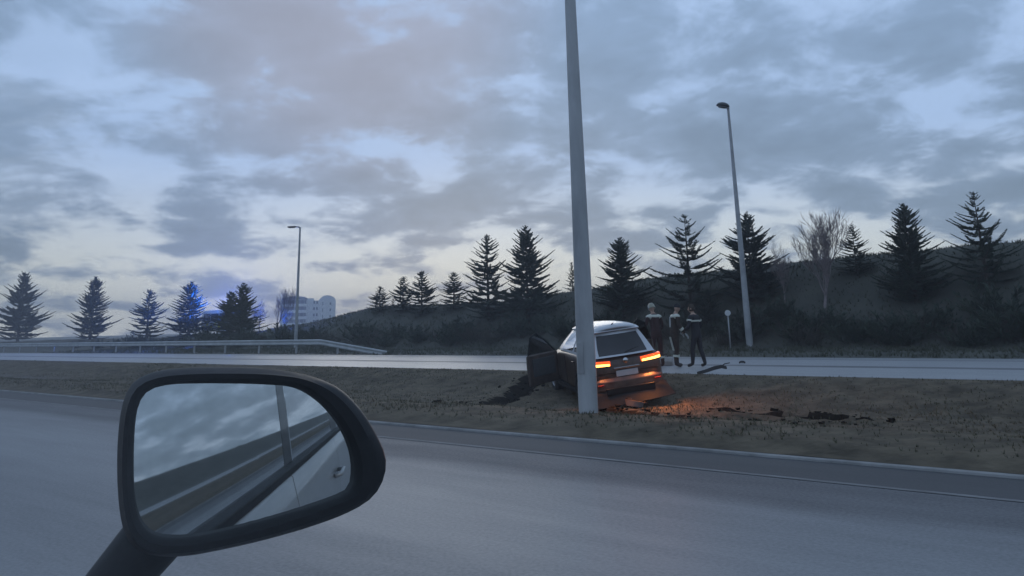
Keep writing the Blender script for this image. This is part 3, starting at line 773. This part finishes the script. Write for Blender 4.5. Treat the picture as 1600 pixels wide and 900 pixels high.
    m = MB(); m.box((-.118, 0, .37), (.05, 1.15, .12)); m.build('diffuser', M['plastic'], bu, bevel=.01)
    m = MB(); secs_ = []
    for q in (-1, -.8, -.4, 0, .4, .8, 1):
        dz = -.03*q; secs_.append([(-.07+.08*abs(q)**3, q*.88, .40+dz), (-.16+.08*abs(q)**3, q*.93, .27+dz), (-.30+.10*abs(q)**3, q*.98-.03, .12+dz), (-.27+.10*abs(q)**3, q*.98-.03, .105+dz), (-.12+.08*abs(q)**3, q*.92, .25+dz), (-.03+.08*abs(q)**3, q*.86, .38+dz)])
    loft(m, secs_); auto_smooth(m.build('hanging_bumper_skirt', M['plastic'], t), 40)
    for s in (-1, 1):
        m = MB(); m.box((-.085, s*.68, .50), (.03, .16, .035)); m.build('reflector', M['lamp_red2'], bu, bevel=.006)
    # seams of doors on the flank: thin recessed strips; mirrors
    for s in (-1, 1):
        for x_ in (1.12, 2.02, 3.0):
            m = MB(); m.box((x_, s*.918, .66), (.008, .006, .64)); m.build('door_seam', M['under'], t)
        m = MB(); m.box((1.25, s*.925, .90), (.18, .03, .028)); m.build('door_handle', M['paint_dark'], t, bevel=.008)
        m = MB(); m.box((.5*(.9+3.3), s*.90, .27), (2.0, .06, .10)); m.build('sill_trim', M['plastic'], t, bevel=.015)
    m = MB(); m.box((2.1, 0, .27), (3.6, 1.5, .12)); m.build('underbody', M['under'], t)
    # open front doors, hinged at x=3.0
    def door(s, ang):
        hx, hy = 3.0, s*.90
        rot = Matrix.Rotation(s*ang, 3, 'Z')
        def tr(p_): return rot @ (Vector(p_) - Vector((hx, hy, 0))) + Vector((hx, hy, 0))
        m = MB(); secs_ = []
        for x_ in (2.04, 2.1, 2.5, 2.9, 2.98):
            secs_.append([tr((x_, s*(.90+a_), z_)) for a_, z_ in ((-.06, .32), (.0, .32), (.025, .5), (.03, .75), (.0, .98), (-.05, 1.02), (-.09, 1.0), (-.09, .4))])
        loft(m, secs_); d = m.build('door', M['paint_dark'], t, bevel=.008)
        fr = MB(); pts = [(2.08, 1.0), (2.14, 1.42), (2.32, 1.50), (2.62, 1.30), (2.95, 1.02)]
        fr.tube([tr((x_, s*(.86 - .25*(z_-1.0)), z_)) for x_, z_ in pts], .022, 6); fr.build('window_frame', M['plastic'], d)
        g = MB(); g.add([tr((x_, s*(.86 - .25*(z_-1.0)), z_)) for x_, z_ in pts], [tuple(range(5))]); g.build('window_pane', M['car_glass'], d)
        h = MB(); c0 = tr((2.88, s*1.02, 1.06)); h.ell(c0, (.07, .11, .075), rot); h.build('wing_mirror', M['paint_dark'], d, smooth=True)
        h = MB(); h.box(tr((2.2, s*.935, .88)), (.18, .03, .03), rot); h.build('handle', M['paint_dark'], d, bevel=.008)
        h = MB(); h.box(tr((2.5, s*.79, .72)), (.7, .03, .4), rot); h.build('door_card', M['seat'], d, bevel=.01)
    door(1, math.radians(-67)); door(-1, math.radians(-44))
    # the lit brake lamps throw warm light on the body and the ground
    for s in (-1, 1):
        l = bpy.data.lights.new('brake_glow', 'AREA'); l.shape = 'RECTANGLE'; l.size = .36; l.size_y = .06; l.energy = 12 if s == 1 else 34; l.color = (1, .30, .07)
        lo = bpy.data.objects.new('brake_glow', l); C.objects.link(lo); lo.parent = t
        lo.location = (-.075, s*.64, .885); lo.rotation_euler = (0, math.radians(72), 0); tag(lo, kind='structure')
    return t
M['lamp_red2'] = mat('reflector_red', (.20, .01, .01), .3, .1, 9)
wreck()
# churned strip: torn bumper cover lying by the rear left wheel
def scrap(name, label, cat, px, py, z, pts, wd, th, mt, rz=0, parts=None):
    P = at(px, py, z); t = thing(name, label, cat, P, rz)
    m = MB(); secs_ = []
    n = len(pts)
    for i, (x, y, zz) in enumerate(pts):
        k = 1 - .25*abs(i/(n-1)*2-1)
        secs_.append([(x, y-wd*.5*k, zz), (x, y-wd*.3*k, zz+wd*.55*k), (x, y+wd*.2*k, zz+wd*.5*k), (x, y+wd*.25*k, zz+wd*.45*k-th), (x, y-wd*.28*k, zz+wd*.5*k-th), (x, y-wd*.4*k, zz)])
    loft(m, secs_); auto_smooth(m.build('shell', mt, t), 60)
    return t
s_ = scrap('torn_bumper_cover', 'curved torn bumper cover lying in the mud right of the lamp pole base', 'car debris', 975, 632, -.34, [(-.75, .12, 0), (-.5, .02, .02), (-.2, -.03, .03), (.1, -.03, .02), (.4, .02, .0), (.6, .14, -.01)], .22, .012, M['paint_dark'], math.radians(-28))
m = MB(); m.tube([(-.4, -.04, .14), (0, -.05, .16), (.35, -.02, .13)], .012, 6); m.build('trim_strip', M['chrome'], s_)
s_ = scrap('dark_debris', 'dark plastic fragment lying on the near edge of the far road, right of the people', 'car debris', 1113, 585, 0.0, [(-.35, .0, 0), (-.15, .03, .04), (.05, .02, .10), (.22, .0, .14), (.34, -.05, .12)], .16, .02, M['dirt_dark'], .5)
m = MB(); m.tube([(.2, 0, .16), (.3, -.05, .24), (.42, -.04, .26)], .012, 6); m.build('bent_clip', M['dirt_dark'], s_)
s_ = scrap('small_debris', 'tiny dark lump in the middle of the far road, right of the people', 'car debris', 1160, 568, 0.0, [(-.09, 0, 0), (-.03, .01, .02), (.05, 0, .02), (.09, 0, 0)], .12, .02, M['dirt_dark'], .2)
s_ = scrap('pale_scrap', 'small whitish flat scrap lying in the grass right of the wreck', 'car debris', 1103, 606, -.22, [(-.14, 0, .05), (-.05, .02, .07), (.06, .01, .07), (.14, 0, .05)], .14, .01, M['bag'], .3)

# ------------------------------------------------------------------ people
def skin_mesh(name, joints, bones):
    """joints: name -> (pos, (rx, ry)); root is the first joint; returns an evaluated mesh"""
    ks = list(joints); me = bpy.data.meshes.new(name + '_rig')
    me.from_pydata([joints[k][0] for k in ks], [(ks.index(a), ks.index(b)) for a, b in bones], [])
    o = bpy.data.objects.new(name + '_rig', me); C.objects.link(o)
    md = o.modifiers.new('skin', 'SKIN'); md.use_smooth_shade = True
    for i, k in enumerate(ks):
        r = joints[k][1]; v = me.skin_vertices[0].data[i]; v.radius = r if isinstance(r, tuple) else (r, r); v.use_root = (i == 0)
    sb = o.modifiers.new('sub', 'SUBSURF'); sb.levels = 2; sb.render_levels = 2
    dg = bpy.context.evaluated_depsgraph_get(); ev = o.evaluated_get(dg); res = bpy.data.meshes.new_from_object(ev)
    bpy.data.objects.remove(o); return res
def person(label, px, py, facing, pose, mats, extras, H=1.78, hand_mat='skin'):
    """mats: (jacket, trousers, boots, skin); facing: direction the chest points, radians from +X"""
    P = at(px, py, 0.0)
    t = thing('person', label, 'person', (P.x, P.y, 0.0), facing - PI/2, 'people standing on the far road')
    f = H/1.78*.965; t.scale = (f, f, f)
    lean = pose.get('lean', 0); twist = pose.get('twist', 0)
    def up(p_):   # lean the upper body forward about the pelvis
        v = Vector(p_) - Vector((0,0,.95)); return (Matrix.Rotation(-lean, 3, 'X') @ v) + Vector((0,0,.95))
    lf, rf = pose['feet']      # (x,y) ankle positions of left(-x) and right(+x)
    J = {'pelvis': (Vector((0,0,.95)), (.165, .12)), 'waist': (up((0,0,1.10)), (.15, .11)), 'chest': (up((0,.0,1.30)), (.175, .125)),
         'yoke': (up((0,-.01,1.44)), (.12, .085)), 'neck': (up((0,0,1.52)), (.055, .055)), 'skull': (up((0,.02,1.60)), (.06, .065))}
    B = [('pelvis','waist'),('waist','chest'),('chest','yoke'),('yoke','neck'),('neck','skull')]
    for nm, s, (fx, fy) in (('l', -1, lf), ('r', 1, rf)):
        hip = Vector((s*.095, 0, .88)); an = Vector((fx, fy, .09)); kn = hip.lerp(an, .49) + Vector((0, .045, 0))
        J['hip'+nm] = (hip, (.098, .10)); J['knee'+nm] = (kn, (.068, .07)); J['calf'+nm] = (kn.lerp(an, .35) + Vector((0,-.015,0)), .066)
        J['ankle'+nm] = (an, (.052, .055)); J['toe'+nm] = (an + Vector((s*.03, .17, -.045)), (.048, .035))
        B += [('pelvis','hip'+nm),('hip'+nm,'knee'+nm),('knee'+nm,'calf'+nm),('calf'+nm,'ankle'+nm),('ankle'+nm,'toe'+nm)]
        sh = up((s*.19, -.01, 1.42)); el = up(pose['el'+nm]); wr = up(pose['wr'+nm])
        J['sh'+nm] = (sh, .072); J['el'+nm] = (el, .052); J['wr'+nm] = (wr, .036)
        B += [('yoke','sh'+nm),('sh'+nm,'el'+nm),('el'+nm,'wr'+nm)]
    me = skin_mesh('body', J, B)
    for m_ in mats: me.materials.append(M[m_])
    zs = J['yoke'][0].z
    inv = Matrix.Rotation(lean, 3, 'X')
    for p_ in me.polygons:
        c = p_.center; u = inv @ (c - Vector((0,0,.95))) + Vector((0,0,.95))
        p_.material_index = 0 if u.z > .86 else (1 if c.z > .20 else 2)
        if u.z > 1.50 and abs(u.x) < .12: p_.material_index = 3
        p_.use_smooth = True
    b = bpy.data.objects.new('body', me); C.objects.link(b); b.parent = t
    # head with face
    hc = up((0, .035, 1.675)); rot = Matrix.Rotation(-lean + pose.get('nod', 0), 3, 'X') @ Matrix.Rotation(pose.get('turn', 0), 3, 'Z')
    hm = MB(); nn, mm = 20, 16; vs = []
    for i in range(mm+1):
        th = PI*i/mm
        for j in range(nn):
            ph = 2*PI*j/nn; v = Vector((.075*math.sin(th)*math.cos(ph), .095*math.sin(th)*math.sin(ph), .118*math.cos(th)))
            if v.z < -.02: v.x *= 1 - .28*min(1, -v.z/.1)
            if v.y > .06: v.y = .06 + (v.y-.06)*.75
            a_ = abs(v.x)
            if v.y > .05 and abs(v.x) < .022 and -.045 < v.z < .01: v.y += .024*(1 - a_/.022)
            vs.append(hc + rot @ v)
    hm.add(vs, [(i*nn+j, i*nn+(j+1)%nn, (i+1)*nn+(j+1)%nn, (i+1)*nn+j) for i in range(mm) for j in range(nn)])
    ho = hm.build('head', M['skin'], t, smooth=True)
    for s in (-1, 1):
        e = MB(); e.ell(hc + rot @ Vector((s*.077, -.005, -.005)), (.012, .02, .03), rot, 8, 6); e.build('ear', M['skin'], ho, smooth=True)
        e = MB(); e.ell(hc + rot @ Vector((s*.03, .078, .012)), (.012, .008, .007), rot, 8, 6); e.build('eye', M['hair'], ho, smooth=True)
    e = MB(); e.ell(hc + rot @ Vector((0, .078, -.055)), (.022, .006, .006), rot, 8, 6); e.build('mouth', M['lips'], ho, smooth=True)
    # headwear
    hw = MB(); hx = extras['head']
    if hx == 'helmet':
        hw.lathe([(.002, .155), (.06, .145), (.098, .10), (.108, .04), (.118, .0), (.119, -.012), (.10, -.01)], n=20, c=hc + rot @ Vector((0,-.01,.005)), rot=rot @ Matrix.Diagonal((.92, 1.12, 1))); hw.build('helmet', M['helmet'], ho, smooth=True)
    elif hx == 'cap':
        hw.lathe([(.002, .132), (.05, .125), (.078, .09), (.086, .03), (.084, .01)], n=20, c=hc, rot=rot @ Matrix.Diagonal((1, 1.2, 1))); hw.box(hc + rot @ Vector((0,.13,.02)), (.12, .08, .012), rot); hw.build('cap', M['cloth_dark'], ho, smooth=True)
    else:
        hw.lathe([(.002, .130), (.05, .120), (.078, .07), (.086, .01), (.078, -.06), (.06, -.075)], n=20, c=hc + rot @ Vector((0,-.016,.002)), rot=rot @ Matrix.Diagonal((1, 1.15, 1)))
        hw.f = [q for q in hw.f]; hw.build('hair', M[hx], ho, smooth=True)
    # hands: palm, four fingers, thumb
    for nm, s in (('l', -1), ('r', 1)):
        wr, el = J['wr'+nm][0], J['el'+nm][0]; d = (wr - el).normalized(); sd_ = d.cross(Vector((0, 1, 0))).normalized() if abs(d.y) < .9 else Vector((1,0,0)); nrm = d.cross(sd_).normalized()
        h = MB(); rm = Matrix((sd_, nrm, d)).transposed()
        h.ell(wr + d*.055, (.042, .02, .058), rm, 10, 8)
        for k, (off, ln) in enumerate(((-.028, .065), (-.010, .078), (.010, .074), (.028, .058))):
            p0 = wr + d*.095 + sd_*off; h.tube([p0, p0 + d*ln*.45 + nrm*.006, p0 + d*ln*.8 + nrm*.022, p0 + d*ln + nrm*.036], [.0095, .009, .008, .006], 6)
        p0 = wr + d*.045 - sd_*s*.036; h.tube([p0, p0 + d*.03 - sd_*s*.022, p0 + d*.06 - sd_*s*.026 + nrm*.012], [.012, .010, .007], 6)
        h.build('hand', M[hand_mat], t, smooth=True)
    # reflective bands that wrap the limbs and torso
    def band(name, p0, p1, ra, rb, hgt, mt='reflect', n=18):
        ax = (p1 - p0).normalized(); xx = Vector((1,0,0)); xx = (xx - ax*xx.dot(ax)).normalized() if abs(ax.x) < .9 else ax.orthogonal().normalized(); yy = ax.cross(xx)
        rm = Matrix((xx, yy, ax)).transposed(); q = MB(); q.lathe([(1, -hgt/2), (1.03, -hgt/2), (1.03, hgt/2), (1, hgt/2)], n=n, c=(0,0,0))
        q.v = [tuple(p0 + rm @ Vector((v[0]*ra, v[1]*rb, v[2]))) for v in q.v]; q.build(name, M[mt], t, smooth=False)
    for e in extras.get('bands', []):
        a, c_, u, ra, rb, hg = e; p0 = J[a][0].lerp(J[c_][0], u); band('reflective_band', p0, J[c_][0] if u < .99 else J[c_][0] + (J[c_][0]-J[a][0]), ra, rb, hg)
    for e in extras.get('strips', []):     # long tape strip down the outside of a limb
        a, c_, off, wd = e; off = Vector(off); p0, p1 = J[a][0] + off, J[c_][0] + off; q = MB()
        n_ = 5; k = []
        for i in range(n_+1):
            p_ = p0.lerp(p1, i/n_); k += [p_ + Vector((-wd/2, 0, 0)), p_ + Vector((wd/2, 0, 0)), p_ + Vector((wd/2, -.012, 0)), p_ + Vector((-wd/2, -.012, 0))]
        q.add(k, [(i*4+j, i*4+(j+1)%4, (i+1)*4+(j+1)%4, (i+1)*4+j) for i in range(n_) for j in range(4)]); q.build('reflective_strip', M['reflect'], t)
    if 'yoke' in extras:
        q = MB(); q.ell(up((0, -.01, 1.425)), (.255, .118, .085), None, 20, 12); q.v = [v for v in q.v]
        q.build('shoulder_yoke', M[extras['yoke']], t, smooth=True)
    return t, J
M['lips'] = mat('lips', (.30, .13, .11), .6, .05, 9)
away = math.atan2(.87, -.5)
person('rescuer in dark maroon gear with pale shoulders and helmet, nearest to the wreck', 1029, 574, away + .5,
       dict(feet=((-.13, .05), (.12, -.06)), ell=(-.30, .04, 1.16), wrl=(-.36, .26, 1.12), elr=(.27, .06, 1.14), wrr=(.18, .26, 1.04), lean=.22, nod=-.15),
       ('cloth_red', 'cloth_red', 'boot', 'skin'), dict(head='helmet', yoke='reflect', bands=[('calfl','anklel',.3,.085,.085,.06), ('calfr','ankler',.3,.085,.085,.06)]), 1.80)
person('rescuer in turnout gear with pale striped sleeve and trousers, middle of the three people', 1057, 574, away - 1.2,
       dict(feet=((-.15, .10), (.16, -.08)), ell=(-.27, .05, 1.13), wrl=(-.22, .27, 1.0), elr=(.30, .02, 1.15), wrr=(.33, .20, .98), lean=.16, turn=.4),
       ('cloth_turnout', 'cloth_turnout', 'boot', 'skin'),
       dict(head='cap', yoke='reflect', bands=[('ell','wrl',.35,.062,.062,.07), ('elr','wrr',.4,.062,.062,.07), ('calfl','anklel',.15,.088,.088,.06), ('calfr','ankler',.15,.088,.088,.06)],
            strips=[('shl','ell',(-.01,-.062,0),.11), ('hipl','kneel',(-.0,-.088,-.03),.12)]), 1.78, 'glove')
person('police officer in plain dark uniform, rightmost of the three people', 1092, 574, away + .9,
       dict(feet=((-.12, .12), (.11, -.16)), ell=(-.28, .02, 1.15), wrl=(-.20, .24, 1.08), elr=(.28, .0, 1.15), wrr=(.27, .20, 1.05), lean=.12, turn=.5),
       ('cloth_dark', 'cloth_dark', 'boot', 'skin'), dict(head='hair', bands=[('chest','yoke',.1,.212,.158,.045), ('shl','ell',.35,.082,.082,.045), ('shr','elr',.35,.082,.082,.045)]), 1.74)
# pale kit bag on the road beside the rescuers
P = at(1038, 571, 0); bg = thing('kit_bag', 'small pale kit bag set down on the road at the feet of the rescuers', 'bag', P, .4)
m = MB(); loft(m, [[(x, -.15*k, .01), (x, -.17*k, .12), (x, -.09*k, .23*k), (x, .09*k, .23*k), (x, .17*k, .12), (x, .15*k, .01)] for x, k in ((-.26, .85), (-.22, 1), (0, 1.04), (.22, 1), (.26, .85))]); m.build('bag_body', M['bag'], bg, bevel=.02)
m = MB(); m.tube([(-.12, 0, .22), (-.09, 0, .31), (.09, 0, .31), (.12, 0, .22)], .012, 6); m.build('handle', M['plastic'], bg, smooth=True)

# ------------------------------------------------------------------ small round sign by the hedge
P = atY(1137, 489, 33.3); z0 = ver_z(P.x, P.y)
sg = thing('round_marker_sign', 'small round pale sign on a thin post left of the domed street lamp', 'sign', (P.x, P.y, z0), .45)
m = MB(); m.tube([(0, 0, -.2), (0, 0, P.z - z0 + .12)], .028, 8); m.build('post', M['galv2'], sg, smooth=True)
m = MB(); m.lathe([(.001, -.012), (.12, -.012), (.124, 0), (.12, .012), (.001, .012)], n=24, c=(0, -.045, P.z - z0), rot=Matrix.Rotation(PI/2, 3, 'X')); m.build('sign_face', M['sign_white'], sg, smooth=False)

# ------------------------------------------------------------------ emergency van with blue beacons, far left
def van():
    P = atY(358, 500, 41.8); P = Vector((P.x, 41.6, ver_z(P.x, 41.6) - .02))
    t = thing('emergency_van', 'white emergency van with glowing blue roof beacons, mostly hidden behind the left spruces', 'van', P, 0)
    st = [(-2.9, .80, .45, 1.95), (-2.85, .95, .38, 2.2), (-2.6, .98, .34, 2.28), (.9, .98, .34, 2.28), (1.25, .96, .34, 2.20), (1.9, .95, .34, 1.42), (2.15, .94, .36, 1.22), (2.65, .90, .38, 1.05), (2.85, .82, .42, .85), (2.9, .7, .5, .7)]
    secs_ = []
    for x, hw, zb, zt in st:
        half = [(0, zb), (hw*.9, zb), (hw, zb+.12), (hw, min(zt-.1, 1.15)), (hw*.93, zt-.12), (hw*.84, zt-.02), (0, zt)]
        secs_.append([(x, y, z) for y, z in half] + [(x, -y, z) for y, z in reversed(half[1:-1])])
    m = MB(); loft(m, secs_); auto_smooth(m.build('body', M['van_white'], t), 45)
    for x in (-1.9, 1.9):
        for s in (-1, 1): wheel(t, x, s*.89, .35, .22)
    for s in (-1, 1):
        for k, (a, b) in enumerate(((-2.5, -1.3), (-1.2, .1))):
            m = MB(); m.add([(a, s*.985, 1.25), (b, s*.985, 1.25), (b, s*.947, 1.95), (a, s*.947, 1.95)], [(0,1,2,3)]); m.build('side_window', M['plastic_g'], t)
        m = MB(); m.add([(.22, s*.985, 1.22), (1.75, s*.965, 1.22), (1.22, s*.945, 1.95), (.22, s*.948, 1.95)], [(0,1,2,3)]); m.build('cab_window', M['plastic_g'], t)
        for k in range(7):
            m = MB(); m.box((-2.4 + k*.68, s*.987, .74 + (k % 2)*.24), (.34, .012, .24)); m.build('marking_square', M['van_yellow'], t)
        m = MB(); m.ell((1.35, s*1.08, 1.25), (.07, .10, .15)); m.build('wing_mirror', M['plastic'], t, smooth=True)
        m = MB(); m.ell((2.78, s*.62, .80), (.09, .15, .09)); m.build('headlight', M['lamp_glass'], t, smooth=True)
    m = MB(); m.add([(1.33, -.86, 2.12), (1.33, .86, 2.12), (1.93, .89, 1.42), (1.93, -.89, 1.42)], [(0,1,2,3)]); m.build('windscreen', M['plastic_g'], t)
    m = MB(); m.box((.55, 0, 2.31), (.26, 1.3, .06)); lb = m.build('light_bar', M['plastic'], t, bevel=.01)
    for s in (-1, 1):
        m = MB(); m.box((.55, s*.42, 2.385), (.22, .42, .09)); m.build('beacon', M['lamp_blue'], lb, bevel=.02)
    l = bpy.data.lights.new('beacon_light', 'POINT'); l.energy = 16000; l.color = (.02, .14, 1); l.shadow_soft_size = .15
    lo = bpy.data.objects.new('beacon_light', l); C.objects.link(lo); lo.parent = t; lo.location = (.55, 0, 2.62); tag(lo, kind='structure')
van()

# ------------------------------------------------------------------ our own car: mirror, flank, window
def own_car():
    t = thing('passing_car', 'silver car carrying the viewer, its dark wing mirror filling the lower left corner', 'car')
    YB = .225
    # door and rear flank below the belt line
    def flank(name, x0, x1, par=t, mt='own_paint'):
        m = MB(); prof_ = [(YB-.05, .22), (YB+.02, .30), (YB+.05, .48), (YB+.055, .66), (YB+.035, .84), (YB+.0, .955), (YB-.03, .97), (YB-.05, .95), (YB-.05, .3)]
        xs_ = seq(x0, x1, .25) + [x1]; loft(m, [[(x, y, z) for y, z in prof_] for x in xs_]); return auto_smooth(m.build(name, M[mt], par), 50)
    flank('front_wing', -1.95, -1.02); d1 = flank('front_door', -1.012, .42); d2 = flank('rear_door', .428, 1.55); flank('rear_quarter', 1.558, 3.0)
    for d, x in ((d1, .24), (d2, 1.38)):
        m = MB(); m.tube([(x-.10, YB+.045, .80), (x-.08, YB+.075, .805), (x+.08, YB+.075, .805), (x+.10, YB+.045, .80)], .012, 8); m.build('door_handle', M['own_paint'], d, smooth=True)
    m = MB(); m.box((.25, YB-.004, .982), (3.3, .03, .024)); m.build('belt_trim', M['plastic'], t, bevel=.004)
    def up(x, v): return (x, lerp(YB-.012, .125, v), lerp(.985, 1.455, v))
    def pill(name, xb, xt, wb, wt):
        m = MB(); a = [up(xb-wb/2, 0), up(xb+wb/2, 0), up(xt+wt/2, 1), up(xt-wt/2, 1)]; b = [(p[0], p[1]-.05, p[2]) for p in a]
        m.add(a + b, [(0,1,2,3), (7,6,5,4), (0,4,5,1), (1,5,6,2), (2,6,7,3), (3,7,4,0)]); m.build(name, M['plastic_g'], t, bevel=.008)
    pill('windscreen_pillar', -1.06, -.66, .10, .05); pill('door_pillar', .42, .46, .12, .10); pill('rear_pillar', 1.68, 1.5, .26, .22)
    def pane(name, q):
        m = MB(); m.add([up(*p_) for p_ in q], [(0,1,2,3)]); o = m.build(name, M['clear_glass'], t); o.location = (0, .0, 0); return o
    pane('front_window', [(-1.0, .0), (.36, .0), (.41, 1), (-.63, 1)]); pane('rear_window', [(.48, .0), (1.55, .0), (1.39, 1), (.51, 1)])
    m = MB(); m.box((-.73, YB+.028, .955), (.16, .05, .07)); m.build('mirror_foot', M['plastic'], t, bevel=.015)
    # roof, far side, floor, seats
    m = MB(); loft(m, [[(x, .13, z), (x, -.3, z+.045), (x, -.9, z+.02), (x, -.9, z-.03), (x, -.3, z-.005), (x, .10, z-.04)] for x, z in ((-.58, 1.49), (-.2, 1.515), (.9, 1.52), (1.7, 1.50), (2.1, 1.45))]); auto_smooth(m.build('roof', M['own_paint'], t), 50)
    m = MB(); m.box((.2, -.35, .28), (2.9, 1.1, .05)); m.build('floor_pan', M['seat'], t)
    m = MB(); m.box((.36, -.22, .82), (.14, .44, .72), Matrix.Rotation(.22, 3, 'Y')); so_ = m.build('front_seat', M['seat'], t, bevel=.05)
    m = MB(); m.box((.49, -.22, 1.26), (.10, .26, .17), Matrix.Rotation(.15, 3, 'Y')); m.build('headrest', M['belt'], so_, bevel=.04)
    m = MB(); m.tube([(.10, .12, 1.22), (.02, .0, 1.05), (-.02, -.2, .75)], .018, 4); m.build('seat_belt', M['belt'], t)
    m = MB(); m.box((.3, -.95, .62), (2.6, .06, .68)); m.build('far_door', M['seat'], t)
    for x in (-1.45, 2.2): wheel(t, x, YB-.06, .31, .2)
    # ---- wing mirror
    OUT = [(350,575),(420,577),(480,586),(530,606),(565,640),(590,680),(605,717),(601,750),(584,778),(550,800),(500,820),(430,841),(350,860),(285,871),(232,868),(200,845),(187,800),(183,720),(189,645),(206,602),(240,583),(290,576)]
    GLS = [(350,599),(420,601),(463,606),(497,625),(526,655),(546,690),(555,722),(555,752),(548,769),(520,781),(440,806),(350,830),(290,841),(243,838),(219,815),(209,772),(208,700),(213,642),(229,612),(262,601),(305,599)]
    def plane_pt(x, y, P0, n):
        d = ray(x, y); c = Vector((0,0,EYE)); return c + d * ((P0 - c).dot(n) / d.dot(n))
    P0 = Vector((0,0,EYE)) + ray(390, 715).normalized() * .74
    dv = ray(600, 615).normalized(); nq = (Vector((1,0,0)) - dv).normalized()
    RC = 1.5; n0 = nq
    for _ in range(4):
        q = plane_pt(600, 615, P0, n0); n0 = (nq - (q - P0)/RC).normalized()
    mir = bpy.data.objects.new('tmp', None); bpy.data.objects.remove(mir)
    def dense(poly, k=4):      # Catmull-Rom closed outline
        o = []; n = len(poly)
        for i in range(n):
            p0, p1, p2, p3 = (Vector(poly[(i+j) % n]) for j in (-1, 0, 1, 2))
            for s in range(k):
                u = s/k; o.append(.5*((2*p1) + (p2-p0)*u + (2*p0-5*p1+4*p2-p3)*u*u + (3*p1-p0-3*p2+p3)*u**3))
        return o
    outer = [plane_pt(p.x, p.y, P0, n0) for p in dense(OUT)]; inner = [plane_pt(p.x, p.y, P0, n0) for p in dense(GLS)]
    cen = sum(inner, Vector())/len(inner)
    no, ni = len(outer), len(inner)
    # resample both rings by angle so that they pair up
    xa = (Vector((0,0,1)).cross(n0)).normalized(); ya = n0.cross(xa)
    def ring(pts, N=88):
        ang = sorted(((math.atan2((p-cen).dot(ya), (p-cen).dot(xa)) % (2*PI), (p-cen).length) for p in pts)); out = []
        for i in range(N):
            a = 2*PI*i/N
            for k in range(len(ang)):
                a1, r1 = ang[k]; a0, r0 = ang[k-1]
                if k == 0: a0 -= 2*PI
                if a0 <= a <= a1: r = lerp(r0, r1, (a-a0)/(a1-a0+1e-9)); break
            else:
                a0, r0 = ang[-1]; a1, r1 = ang[0]; a1 += 2*PI; r = lerp(r0, r1, (a-a0)/(a1-a0+1e-9))
            out.append((math.cos(a), math.sin(a), r))
        return out
    ro, ri = ring(outer), ring(inner); N = len(ro)
    def rp(rg, k, sc, off, add=0.0): c_, s_, r = rg[k]; return cen + (xa*c_ + ya*s_)*(r*sc+add) + n0*off
    m = MB(); rings = []
    for spec in ((ri, 1.0, -.012, 0), (ri, 1.0, .004, .0), (ri, 1.0, .009, .004)): rings.append([rp(spec[0], k, spec[1], spec[2], spec[3]) for k in range(N)])
    rings.append([rings[-1][k].lerp(rp(ro, k, 1, .004), .5) + n0*.003 for k in range(N)])
    rings.append([rp(ro, k, 1, .004, -.003) for k in range(N)]); rings.append([rp(ro, k, 1, -.004) for k in range(N)])
    for sc, off in ((1.0, -.02), (.985, -.04), (.94, -.065), (.84, -.088), (.66, -.105), (.4, -.114), (.05, -.117)): rings.append([rp(ro, k, sc, off) for k in range(N)])
    for r_ in rings: m.v += [tuple(p) for p in r_]
    for i in range(len(rings)-1):
        for k in range(N): m.f.append((i*N+k, i*N+(k+1)%N, (i+1)*N+(k+1)%N, (i+1)*N+k)); m.mi.append(0)
    hs = auto_smooth(m.build('wing_mirror', M['plastic'], t), 40)
    # convex mirror glass
    m = MB(); K = 14; rmax = .16
    def zc(r): return -.004 + (-(r*r))/(2*RC) + .002
    m.v.append(tuple(cen + n0*zc(0)))
    nr = []
    for i in range(1, K+1):
        for k in range(N): r = ri[k][2]*1.0*i/K; m.v.append(tuple(cen + (xa*ri[k][0] + ya*ri[k][1])*r + n0*zc(r)))
    for k in range(N): m.f.append((0, 1+k, 1+(k+1)%N)); m.mi.append(0)
    for i in range(K-1):
        for k in range(N): m.f.append((1+i*N+k, 1+(i+1)*N+k, 1+(i+1)*N+(k+1)%N, 1+i*N+(k+1)%N)); m.mi.append(0)
    m.build('mirror_glass', M['mirror'], hs, smooth=True)
    a = MB(); p1 = plane_pt(262, 838, P0, n0) - n0*.05; p2 = Vector((-.73, YB+.03, .975))
    a.tube([p1 + (p1-p2).normalized()*.03, p1, p1.lerp(p2, .5) + Vector((0,0,-.008)), p2, p2 + Vector((-.01, -.03, 0))], [.026, .026, .020, .022, .026], 14); a.build('mirror_arm', M['plastic'], hs, smooth=True)
own_car()

# ------------------------------------------------------------------ thin dusk haze
hz = MB(); hz.box((-150, 150, 12), (900, 900, 27)); h = hz.build('haze', M['plastic']); tag(h, kind='stuff')
hm = bpy.data.materials.new('haze'); hm.use_nodes = True; nt = hm.node_tree; nt.nodes.clear(); o_ = nt.nodes.new('ShaderNodeOutputMaterial'); v_ = nt.nodes.new('ShaderNodeVolumePrincipled')
v_.inputs['Color'].default_value = (.88, .9, .92, 1); v_.inputs['Density'].default_value = .0016; nt.links.new(v_.outputs[0], o_.inputs['Volume'])
h.data.materials.clear(); h.data.materials.append(hm)
